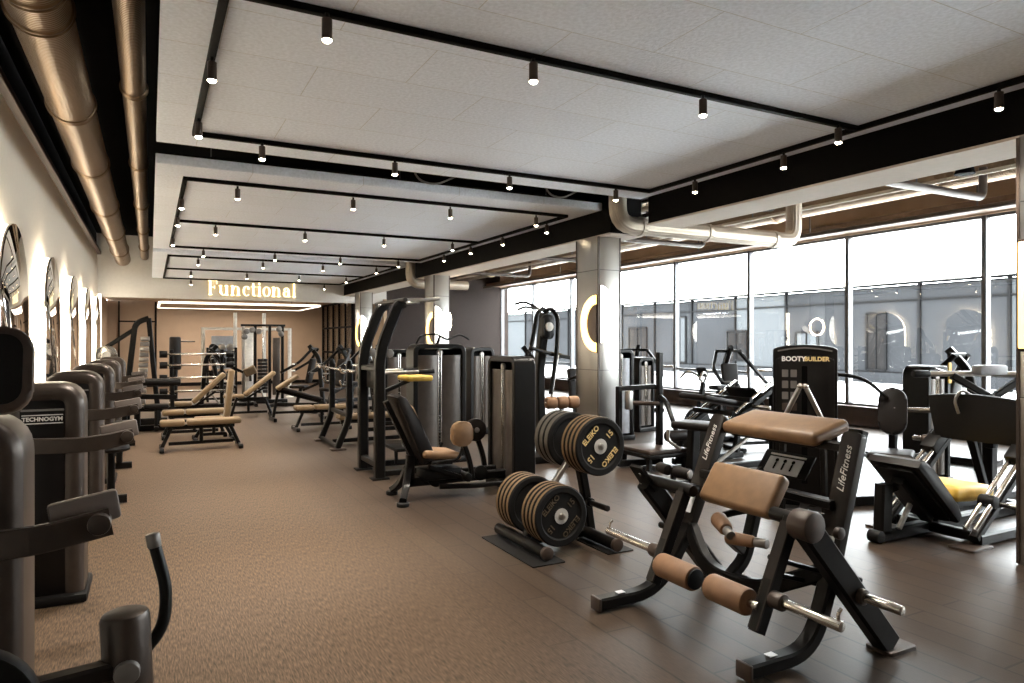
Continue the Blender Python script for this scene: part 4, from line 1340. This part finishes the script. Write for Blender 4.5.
MB().tube([pc + V((-.05, .10, .04)), pc + V((-.10, .11, .16)), pc + V((-.06, .07, .25)), pc + V((.02, .03, .2))], .013, .06, 10).build('strap_handle', 'mesh_grey', t)

# ------------------------------------------------------------------ glute machine: arched tower, backrest and arm
t = thing('glute_machine', 'black arched glute machine tower marked BOOTY BUILDER with a backrest beyond it', 'gym machine', (5.5, 4.5, 0))
n_ = V((-.80, -.60, 0)).normalized()
u = Z.cross(n_).normalized()
o = V((5.55, 4.55, 0))
w, h = .56, 1.57
out = [(-w / 2, 0), (w / 2, 0), (w / 2, h - .05)] + [(w / 2 * math.cos(math.pi * i / 12), h - .05 + .05 * math.sin(math.pi * i / 12)) for i in range(1, 12)] + [(-w / 2, h - .05)]
MB().prism(out, o, u, Z, .30, .012).build('tower_shell', 'black', t)
f = MB().prism([(a * .9, .08 + b * .885) for a, b in out], o + n_ * .152, u, Z, .012, .003).build('front_cover', 'cover', t)
MB().prism([(a * .84, h - .052 + c_) for a, c_ in ((-.28, 0), (-.14, .022), (0, .03), (.14, .022), (.28, 0), (.28, -.014), (.14, .008), (0, .016), (-.14, .008), (-.28, -.014))], o + n_ * .158, u, Z, .008).build('top_trim', 'mesh_grey', t)
MB().prism(rrect(.05, 1.1, .01), o + n_ * .156 + u * .0 + Z * .82, u, Z, .012).build('stack_slot', 'void', t)
text('BOOTY', 'lettering', 'white_ink', t, o + n_ * .161 + u * -.095 + Z * 1.435, u, Z, .062, .002, 0, 'CENTER', .002)
text('BUILDER', 'lettering', 'gold', t, o + n_ * .161 + u * .105 + Z * 1.435, u, Z, .055, .002, 0, 'CENTER', .002)
for r_ in range(5):
    for c_ in range(2):
        MB().prism(rrect(.055, .07, .006), o + n_ * .159 + u * (-.17 + .075 * c_) + Z * (1.30 - .105 * r_), u, Z, .004).build('picture_label', 'mesh_grey' if r_ < 3 else 'bronze', t)
MB().box(o + Z * .03, (.7, .7, .06), rot(0, 0, 37), .012).build('base', 'black2', t)
for s_ in (-1, 1):
    a = o + n_ * .50 + u * (s_ * .022) + Z * 1.20
    b = o + n_ * .46 + u * (s_ * .16) + Z * .90
    hh = MB().cyl(a, b, .022, n=16).build('belt_handle', 'steel', t)
    MB().ball(a, .028, 14).build('handle_tip', 'chrome', hh)
    MB().bar(b, o + n_ * .42 + u * (s_ * .18) + Z * .06, .05).build('handle_post', 'black', t)
MB().bar(o + n_ * .42 - u * .2 + Z * .05, o + n_ * .42 + u * .2 + Z * .05, .06).build('front_foot', 'black', t)
MB().bar(o + n_ * .1 + Z * .06, o + n_ * .42 + Z * .06, .08).build('floor_beam', 'black', t)
MB().tube([o + V((.2, .05, 1.28)), o + V((.42, -.06, 1.28)), o + V((.62, -.18, 1.24)), o + V((.82, -.28, 1.05))], .018, .12, 10).build('curved_arm', 'black', t)
pb = V((6.42, 4.25, .92))
pd = V((-.85, -.5, 0)).normalized()
pu = Z.cross(pd)
MB().prism(rrect(.25, .46, .12, 8), pb, pu, (Z * .97 + pd * -.22).normalized(), .10, .03).build('backrest', 'dark_pad', t)
MB().bar(pb + V((.06, .03, -.1)), V((6.46, 4.29, .05)), .07, .06, Y).build('back_post', 'black', t)
MB().bar((6.46, 4.29, .05), (5.75, 4.52, .05), .09, .07, Z).build('floor_beam', 'black', t)
hz_ = MB().cyl(pb + V((.02, -.02, .02)), pb + V((.55, -.35, .0)), .024, n=16).build('chrome_bar', 'chrome', t)
MB().ball(pb + V((0, -.02, .03)), .035, 14).build('bar_knob', 'mesh_grey', hz_)
MB().box((6.25, 4.15, .52), (.45, .38, .08), rot(0, 0, 30), .03, 3).build('seat', 'dark_pad', t)
MB().bar((6.3, 4.2, .06), (6.3, 4.2, .5), .07).build('seat_post', 'black', t)
for s_ in (-1,):
    MB().tube([V((6.25, 4.15, .5)) + pu * .22 * s_, V((6.0, 4.0, .55)) + pu * .26 * s_, V((5.9, 3.98, .68)) + pu * .26 * s_], .018, .06, 10).build('side_handle', 'graphite', t)
MB().cyl((6.6, 4.22, .42), (6.86, 4.18, .46), .05, n=16).build('foot_roller', 'dark_pad', t)
MB().tube([(6.45, 4.25, .35), (6.58, 4.24, .38), (6.6, 4.22, .42)], .02, .05, 10).build('roller_stem', 'black', t)

# ------------------------------------------------------------------ machine behind the leg press
t = thing('row_machine', 'standing row machine with wide crossbar behind the leg press footplate', 'gym machine', (7.7, 4.5, 0))
tower(t, (7.78, 4.75, 0), .42, .3, 1.33, (0, -1, 0))
MB().cyl((6.92, 4.30, 1.27), (7.68, 4.02, 1.27), .028, n=16).build('crossbar', 'steel', t)
MB().cyl((6.86, 4.32, 1.27), (7.02, 4.262, 1.27), .036, n=16).build('grip', 'black2', t)
MB().cyl((7.68, 4.02, 1.27), (8.2, 3.75, 1.25), .028, n=16).build('crossbar', 'steel', t)
MB().bar((7.25, 4.16, 1.25), (7.62, 3.98, 1.02), .07, .06, Z).build('yoke_arm', 'black', t)
MB().bar((7.95, 3.84, 1.24), (7.62, 3.98, 1.02), .07, .06, Z).build('yoke_arm', 'black', t)
MB().bar((7.62, 4.0, .04), (7.62, 4.0, 1.06), .12, .10, X).build('column', 'black', t)
MB().box((7.58, 3.98, 1.31), (.30, .14, .10), rot(0, 0, -22), .02).build('console', 'shroud2', t)
MB().bar((7.62, 4.0, .05), (7.78, 4.65, .05), .1, .08, Z).build('floor_beam', 'black', t)
MB().prism(rrect(.05, .22, .02), (7.45, 4.30, 1.27), X, Z, .012).build('towel_tag', 'paint_yellow', t)
MB().bar((7.45, 4.32, 1.27), (7.7, 4.6, 1.3), .02).build('tag_hook', 'steel', t)
MB().bar((7.3, 3.9, .04), (7.95, 3.9, .04), .08, .07, Z).build('foot_bar', 'black', t)
MB().prism(rrect(.3, .34, .05), (7.55, 3.86, .78), X, Z, .09, .03).build('chest_pad', 'dark_pad', t)
MB().box((7.55, 3.95, .62), (.1, .1, .2), None, .02, 2).build('column_cover', 'black2', t)

# ------------------------------------------------------------------ cluster between the plate rack and the windows
t = thing('platform_machine', 'standing platform machine with a wooden step and tall black posts', 'gym machine', (5.6, 7.2, 0))
# kept clear of the pulldown machine beside it
MB().box((5.68, 6.95, .24), (.62, .6, .05), None, .012).build('step', 'bronze', t)
MB().box((5.68, 6.95, .19), (.66, .64, .05), None, .01).build('step_frame', 'black', t)
for x in (5.4, 5.96):
    for y in (6.7, 7.2):
        MB().bar((x, y, .02), (x, y, .17), .06).build('step_leg', 'black', t)
MB().bar((5.28, 7.15, .02), (5.28, 7.15, 1.02), .07, .07, X).build('rear_post', 'black', t)
MB().bar((5.85, 7.05, .02), (5.85, 7.05, 1.46), .08, .08, X).build('mast', 'black', t)
MB().bar((5.25, 7.15, 1.0), (5.9, 7.08, 1.02), .06, .06, Z).build('top_rail', 'black', t)
MB().bar((5.28, 7.15, .05), (5.85, 7.05, .05), .08, .07, Z).build('floor_beam', 'black', t)
MB().box((5.35, 7.04, .86), (.09, .08, .24), None, .02).build('side_pad', 'steel', t)
h_ = MB().cyl((5.4, 7.1, .82), (5.8, 7.0, .8), .028, n=14).build('weight_horn', 'bronze', t)
MB().tube([(5.85, 7.05, .9), (5.75, 6.8, .85), (5.7, 6.6, .6), (5.72, 6.55, .45)], .03, .1, 10).build('lever', 'black', t)
MB().cyl((5.55, 6.55, .45), (5.9, 6.55, .45), .07, n=20, bev=.02).build('roller', 'dark_pad', t)

t = thing('hack_press', 'plate-loaded incline press with silver rails and a black sled near the windows', 'gym machine', (6.7, 6.7, 0))
for y in (6.35, 6.95):
    MB().bar((6.05, y, .38), (7.15, y, 1.0), .06, .07, Y).build('slope_rail', 'black', t)
    MB().cyl((6.1, y, .50), (7.1, y, 1.07), .018, n=12).build('guide_rod', 'chrome', t)
    MB().bar((7.12, y, .04), (7.12, y, 1.0), .07, .07, X).build('rear_post', 'black', t)
    MB().bar((6.08, y, .04), (6.12, y, .42), .07, .07, X).build('front_post', 'black', t)
    MB().bar((6.0, y, .05), (7.2, y, .05), .08, .08, Z).build('base_rail', 'black', t)
    MB().bar((6.15, y, .1), (6.95, y, .52), .04, .04, Y).build('brace', 'steel', t)
    h_ = MB().cyl((6.75, y, .78), (6.75, y + (-.3 if y < 6.6 else .3), .78), .026, n=14).build('weight_horn', 'chrome', t)
MB().box((6.45, 6.65, .84), (.85, .5, .07), rot(0, 10, 0), .03, 3).build('sled_pad', 'dark_pad', t)
MB().box((6.95, 6.65, .88), (.3, .5, .05), rot(0, 50, 0), .02, 2).build('shoulder_plate', 'black2', t)
MB().bar((6.4, 6.3, .70), (6.4, 7.0, .70), .06, .06, Z).build('sled_bar', 'black', t)
MB().bar((6.7, 6.3, .86), (6.7, 7.0, .86), .06, .06, Z).build('sled_bar', 'black', t)
MB().box((6.2, 6.65, .28), (.1, .55, .45), rot(0, 30, 0), .02, 2).build('foot_board', 'black2', t)
MB().bar((7.12, 6.35, .9), (7.12, 6.95, .9), .06).build('rear_tie', 'black', t)
MB().bar((6.1, 6.35, .06), (6.1, 6.95, .06), .07).build('front_tie', 'black', t)

t = thing('hip_bench', 'black T-shaped hip bench with flat pad standing behind the curl machine', 'bench', (5.2, 5.75, 0))
MB().box((5.26, 5.72, .69), (.34, .46, .08), rot(0, 0, 20), .03, 3).build('pad', 'dark_pad', t)
MB().bar((5.22, 5.75, .04), (5.24, 5.74, .65), .12, .10, X).build('post', 'black', t)
MB().bar((4.9, 5.85, .05), (5.6, 5.6, .05), .09, .08, Z).build('floor_beam', 'black', t)
MB().bar((4.88, 5.6, .05), (5.02, 6.05, .05), .08, .07, Z).build('rear_foot', 'black', t)
MB().bar((5.5, 5.4, .05), (5.66, 5.82, .05), .08, .07, Z).build('front_foot', 'black', t)
for s_ in (-1, 1):
    r_ = MB().cyl((5.0, 5.82 + s_ * .05, .2), (5.04, 5.82 + s_ * .24, .2), .06, n=20, bev=.015).build('ankle_roller', 'dark_pad', t)
    MB().cyl((5.03, 5.82 + s_ * .24, .2), (5.035, 5.82 + s_ * .26, .2), .045, n=16).build('roller_cap', 'mesh_grey', r_)
MB().bar((5.02, 5.82, .05), (5.02, 5.82, .24), .05).build('roller_post', 'black', t)
MB().tube([(5.2, 5.9, .4), (5.1, 6.0, .5), (5.1, 6.0, .62)], .018, .05, 8).build('handle', 'steel', t)

tower_machine(7.8, 9.9, 10, 'weight machine with a silver-topped tower near the middle of the window wall', 1.32, .42)
t = thing('exercise_bike', 'upright exercise bike with curved silver handlebar against the windows', 'exercise bike', (7.75, 8.2, 0))
MB().bar((7.3, 8.2, .05), (8.3, 8.2, .05), .08, .07, Z).build('base_beam', 'black', t)
for x in (7.32, 8.26):
    MB().bar((x, 7.95, .04), (x, 8.45, .04), .07, .07, Z).build('foot_bar', 'black', t)
MB().bar((7.5, 8.2, .06), (7.68, 8.2, .95), .08, .07, Y).build('front_mast', 'black', t)
MB().bar((8.1, 8.2, .06), (8.0, 8.2, .82), .07, .06, Y).build('seat_post', 'black', t)
MB().box((8.0, 8.2, .87), (.28, .2, .08), None, .035, 3).build('saddle', 'dark_pad', t)
MB().cyl((7.55, 8.16, .32), (7.55, 8.24, .32), .25, n=36, bev=.02).build('flywheel', 'black2', t)
MB().tube([(7.68, 8.2, .93), (7.66, 8.1, 1.08), (7.5, 8.02, 1.14), (7.4, 7.98, 1.02)], .02, .08, 10).build('handlebar', 'steel', t)
MB().tube([(7.68, 8.2, .93), (7.66, 8.3, 1.08), (7.5, 8.38, 1.14), (7.4, 8.42, 1.02)], .02, .08, 10).build('handlebar', 'steel', t)
MB().box((7.66, 8.2, 1.12), (.05, .2, .16), rot(0, -20, 0), .02).build('console', 'black2', t)
cr = MB().cyl((7.82, 8.06, .34), (7.82, 8.34, .34), .03, n=14).build('crank', 'mesh_grey', t)
MB().bar((7.82, 8.06, .34), (7.92, 8.06, .20), .03).build('crank_arm', 'mesh_grey', cr)
MB().box((7.92, 8.0, .2), (.1, .1, .03), None, .008).build('pedal', 'black2', cr)
MB().bar((7.55, 8.2, .32), (7.95, 8.2, .34), .09, .12, Y).build('drive_cover', 'black', t)
bench(8.15, 7.35, -12, 'low flat bench parked under the windows beside the exercise bike', L=1.2, hz=.42, pad='dark_pad')

# ------------------------------------------------------------------ far functional area
t = thing('slanted_cable_machine', 'tall slanted cable frame by the last arched mirrors', 'gym machine', (-.2, 15.2, 0))
MB().frame([(-.45, 15, .02), (-.25, 15, 1.95), (-.02, 15, 2.05)], .1, .1, Y, .12).build('rear_upright', 'black', t)
MB().frame([(.16, 15, .02), (.05, 15, 1.2), (-.02, 15, 2.05)], .09, .09, Y, .1).build('front_upright', 'black', t)
MB().bar((-.78, 15, 1.45), (-.28, 15, 1.82), .09, .08, Y).build('side_arm', 'black', t)
for k in range(14):
    MB().box((-.16 + .006 * k, 15, .35 + k * .1), (.16, .14, .085), None, .01).build('stack_plate', 'steel' if k % 2 else 'mesh_grey', t)
MB().cyl((-.72, 14.9, 1.35), (-.72, 14.96, 1.35), .18, n=36).build('chrome_wheel', 'chrome', t)
MB().cyl((-.72, 14.87, 1.35), (-.72, 14.9, 1.35), .07, n=24).build('wheel_hub', 'white_paint', t)
MB().bar((-.75, 15, .02), (-.75, 15, 1.5), .09).build('side_post', 'black', t)
MB().bar((-.8, 15, .06), (.3, 15, .06), .14, .1, Z).build('base', 'black', t)
t = thing('low_machine', 'low black machine with a long horizontal padded bar at the end of the machine row', 'gym machine', (0, 14.0, 0))
MB().cyl((-.35, 14.0, .88), (.5, 14.0, .86), .065, n=20, bev=.02).build('padded_bar', 'dark_pad', t)
MB().bar((-.2, 14, .02), (-.2, 14, .84), .1).build('post', 'black', t)
MB().bar((.36, 14, .02), (.36, 14, .82), .07).build('post', 'black', t)
MB().bar((-.3, 14, .05), (.5, 14, .05), .1, .08, Z).build('base', 'black', t)
for z in (.4, .62):
    MB().bar((-.25, 14, z), (.42, 14, z - .03), .09, .08, Z).build('cross_tube', 'black', t)
MB().box((.1, 13.8, .45), (.4, .3, .08), None, .03).build('seat', 'dark_pad', t)
MB().bar((.1, 13.8, .1), (.1, 13.8, .42), .06).build('seat_post', 'black', t)
MB().bar((.1, 13.75, .05), (.1, 14, .05), .07).build('seat_beam', 'black', t)

t = thing('barbell_rack', 'upright rack holding silver barbells level above one another, behind the tan benches', 'rack', (.93, 17.0, 0))
for x in (.42, 1.45):
    MB().bar((x, 17.0, .02), (x, 17.0, 1.42), .08, .08, X).build('upright', 'black', t)
    MB().bar((x, 16.75, .04), (x, 17.25, .04), .08, .07, Z).build('foot', 'black', t)
    for z in (.50, .80, 1.08, 1.32):
        MB().bar((x, 16.98, z - .045), (x, 16.86, z - .045), .04, .03, X).build('rest', 'black', t)
MB().bar((.42, 17.05, .3), (1.45, 17.05, .3), .05).build('back_tie', 'black', t)
for k, z in enumerate((.50, .80, 1.08, 1.32)):
    b = thing('barbell', ('lowest', 'second lowest', 'second highest', 'topmost')[k] + ' silver barbell on the upright rack behind the tan benches', 'barbell', (.93, 16.9, z), 0, 'barbells on the upright rack')
    MB().cyl((.32, 16.9, z), (1.55, 16.9, z), .022, n=12).build('bar', 'chrome', b)
    for x in (.26, 1.61):
        MB().cyl((x - .08, 16.9, z), (x + .08, 16.9, z), .075, n=20).build('end_weight', 'black2', b)

t = thing('punch_trainer', 'black padded upright trainer against the tan far wall', 'gym equipment', (.55, 19, 0))
MB().cyl((.55, 19, .9), (.55, 19, 1.72), .14, .13, 24, .04).build('padded_body', 'dark_pad', t)
MB().cyl((.55, 19, .05), (.55, 19, .9), .06, n=16).build('post', 'black', t)
MB().cyl((.55, 19, 0), (.55, 19, .07), .3, .26, 30).build('base', 'black2', t)
MB().bar((.6, 19, 1.6), (1.0, 19, 1.6), .03).build('side_arm', 'black', t)

t = thing('power_rig', 'white training rig of square posts behind the black cable columns', 'rig', (2.4, 20.6, 0))
for x, h in ((1.28, 1.98), (2.1, 2.4), (2.86, 2.4), (3.56, 1.98)):
    MB().box((x, 20.6, h / 2), (.09, .09, h), None, .008).build('post', 'white_paint', t)
    MB().box((x, 20.6, .01), (.2, .2, .02)).build('foot_plate', 'white_paint', t)
for x0, x1 in ((1.28, 2.1), (2.1, 2.86), (2.86, 3.56)):
    MB().bar((x0, 20.6, 1.95), (x1, 20.6, 1.95), .07, .07, Z).build('cross_beam', 'white_paint', t)
MB().bar((1.28, 20.6, .5), (2.1, 20.6, .5), .05).build('low_beam', 'white_paint', t)

t = thing('cable_station', 'dual black cable column station with chrome pulleys in front of the white rig', 'gym machine', (2.55, 19, 0))
for x in (2.13, 2.42, 2.78, 3.1):
    MB().box((x, 19, 1.0), (.07, .09, 2.0), None, .01).build('column', 'black' if x > 2.2 else 'steel', t)
MB().box((2.62, 19, 2.02), (1.1, .1, .06), None, .01).build('top_beam', 'black', t)
MB().box((2.62, 19, .05), (1.15, .5, .1), None, .02).build('base', 'black', t)
MB().box((2.27, 18.96, 1.02), (.2, .05, 1.7), None, .01).build('white_shroud', 'white_board', t)
MB().box((2.94, 18.96, .95), (.18, .06, 1.5), None, .01).build('grey_shroud', 'shroud', t)
for x, z in ((2.2, 1.86), (2.34, 1.9), (2.5, 1.86), (3.05, 1.8), (3.0, 1.92), (2.15, 1.72)):
    MB().cyl((x, 18.88, z), (x, 18.93, z), .075, n=22).build('pulley', 'mesh_grey', t)
for i in range(10):
    MB().box((2.6, 18.98, .3 + i * .09), (.24, .14, .08), None, .01).build('stack_plate', 'stack', t)
MB().cyl((2.6, 18.9, 1.1), (2.6, 18.9, 1.9), .012, n=8).build('cable', 'chrome', t)
k_ = MB().box((2.25, 18.6, .85), (.3, .1, .22), rot(0, -25, 0), .04, 3).build('arm_pad', 'tan', t)
MB().bar((2.25, 18.65, .78), (2.3, 18.95, .6), .06).build('pad_arm', 'black', t)

t = thing('storage_shelf', 'black tiered shelf stacked with round weights beside the white rig', 'shelf', (1.75, 20.0, 0))
for x in (1.35, 2.05):
    MB().box((x, 20.0, .72), (.05, .3, 1.44), None, .006).build('side_panel', 'black', t)
for z in (.25, .62, .98, 1.34):
    MB().box((1.7, 20.0, z), (.68, .32, .03), None, .004).build('shelf', 'black2', t)
MB().box((1.75, 20.35, 1.3), (.55, .02, .9), None).build('grey_back_panel', 'shroud2', t)
MB().bar((1.75, 20.1, 1.0), (1.75, 20.35, 1.0), .04).build('panel_bracket', 'black', t)
num = 0
for z, nm in ((.25, 'lowest'), (.62, 'second'), (.98, 'third'), (1.34, 'top')):
    for k in range(3):
        x = 1.485 + k * .215
        if nm == 'top':
            b = thing('dumbbell', ORD[k] + ' round-headed dumbbell on the top tier of the black shelf', 'dumbbell', (x, 19.98, z + .015), 0, 'dumbbells on the top tier')
            for y in (19.9, 20.06):
                MB().cyl((x, y - .05, z + .108), (x, y + .05, z + .108), .092, n=24, bev=.015).build('head', 'steel' if k else 'rubber', b)
            MB().cyl((x, 19.9, z + .108), (x, 20.06, z + .108), .018, n=12).build('grip', 'chrome', b)
        else:
            b = thing('medicine_ball', ORD[k] + ' dark medicine ball on the ' + nm + ' tier of the black shelf', 'ball', (x, 19.98, z + .015), 0, 'medicine balls on the black shelf')
            MB().ball((x, 19.98, z + .121), .1, 20).build('ball', 'rubber', b)
            MB().tube([(x + .1 * math.cos(i * math.pi / 12), 19.98, z + .121 + .1 * math.sin(i * math.pi / 12)) for i in range(24)], .004, 0, 6, True).build('seam', 'mesh_grey', b)

# lever machines standing between the walkway and the partition
def lever_machine(x, y, rz, label, mirror=1, pad='dark_pad', white=False):
    t = thing('lever_machine', label, 'gym machine', (x, y, 0), rz, 'plate-loaded machines near the functional room')
    save = t.location.copy(), t.rotation_euler.copy()
    t.location, t.rotation_euler = (0, 0, 0), (0, 0, 0)
    m = mirror
    MB().bar((-.7, 0, .05), (.7, 0, .05), .09, .08, Z).build('base_beam', 'black', t)
    for q in (-.66, .66):
        MB().bar((q, -.4, .04), (q, .4, .04), .08, .07, Z).build('foot_bar', 'black', t)
    MB().frame([(.55 * m, 0, .06), (.45 * m, 0, 1.2), (.2 * m, 0, 1.5)], .09, .1, Y, .15).build('mast', 'black', t)
    for s_ in (-1, 1):
        a = MB().frame([(.35 * m, s_ * .22, 1.42), (.1 * m, s_ * .4, 1.1), (-.35 * m, s_ * .42, .85)], .06, .06, Y, .12).build('lever_arm', 'black', t)
        MB().cyl((-.3 * m, s_ * .40, .87), (-.34 * m, s_ * .18, .87), .02, n=10).build('grip', 'mesh_grey' if not white else 'white_paint', a)
        MB().cyl((.05 * m, s_ * .42, 1.06), (.05 * m, s_ * .72, 1.06), .025, n=12).build('weight_horn', 'chrome', a)
    MB().bar((.3 * m, -.24, 1.42), (.3 * m, .24, 1.42), .06).build('arm_axle', 'black', t)
    MB().bar((-.1 * m, 0, .08), (.0, 0, .46), .08, .08, Y).build('seat_post', 'black', t)
    MB().box((-.05 * m, 0, .49), (.38, .36, .08), None, .03, 3).build('seat', pad, t)
    MB().box((.24 * m, 0, .88), (.09, .32, .62), rot(0, 12 * m, 0), .03, 3).build('backrest', pad, t)
    MB().bar((.05 * m, 0, .4), (.5 * m, 0, .6), .06, .06, Y).build('seat_beam', 'black', t)
    MB().bar((.28 * m, 0, .85), (.48 * m, 0, .9), .05).build('back_bracket', 'black', t)
    t.location, t.rotation_euler = save
    return t
lever_machine(3.75, 16.2, 20, 'lever machine beyond the decline bench, arms towards the walkway')
lever_machine(3.3, 17.5, -30, 'lever machine with white grips next to the white rig', 1, 'dark_pad', True)
lever_machine(4.6, 15.2, 60, 'lever machine behind the bench press posts', -1)
lever_machine(4.85, 18.4, 10, 'lever machine in front of the glazed partition')
lever_machine(6.3, 12.0, -30, 'lever machine between the two steel columns')
lever_machine(9.6, 12.2, 40, 'lever machine deep in the window bay', -1)
lever_machine(9.3, 5.6, 100, 'lever machine under the windows behind the crossbar machine', -1)
lever_machine(1.65, 18.3, 180, 'lever machine in front of the tiered shelf')
lever_machine(9.6, 9.4, 70, 'lever machine under the windows past the exercise bike')
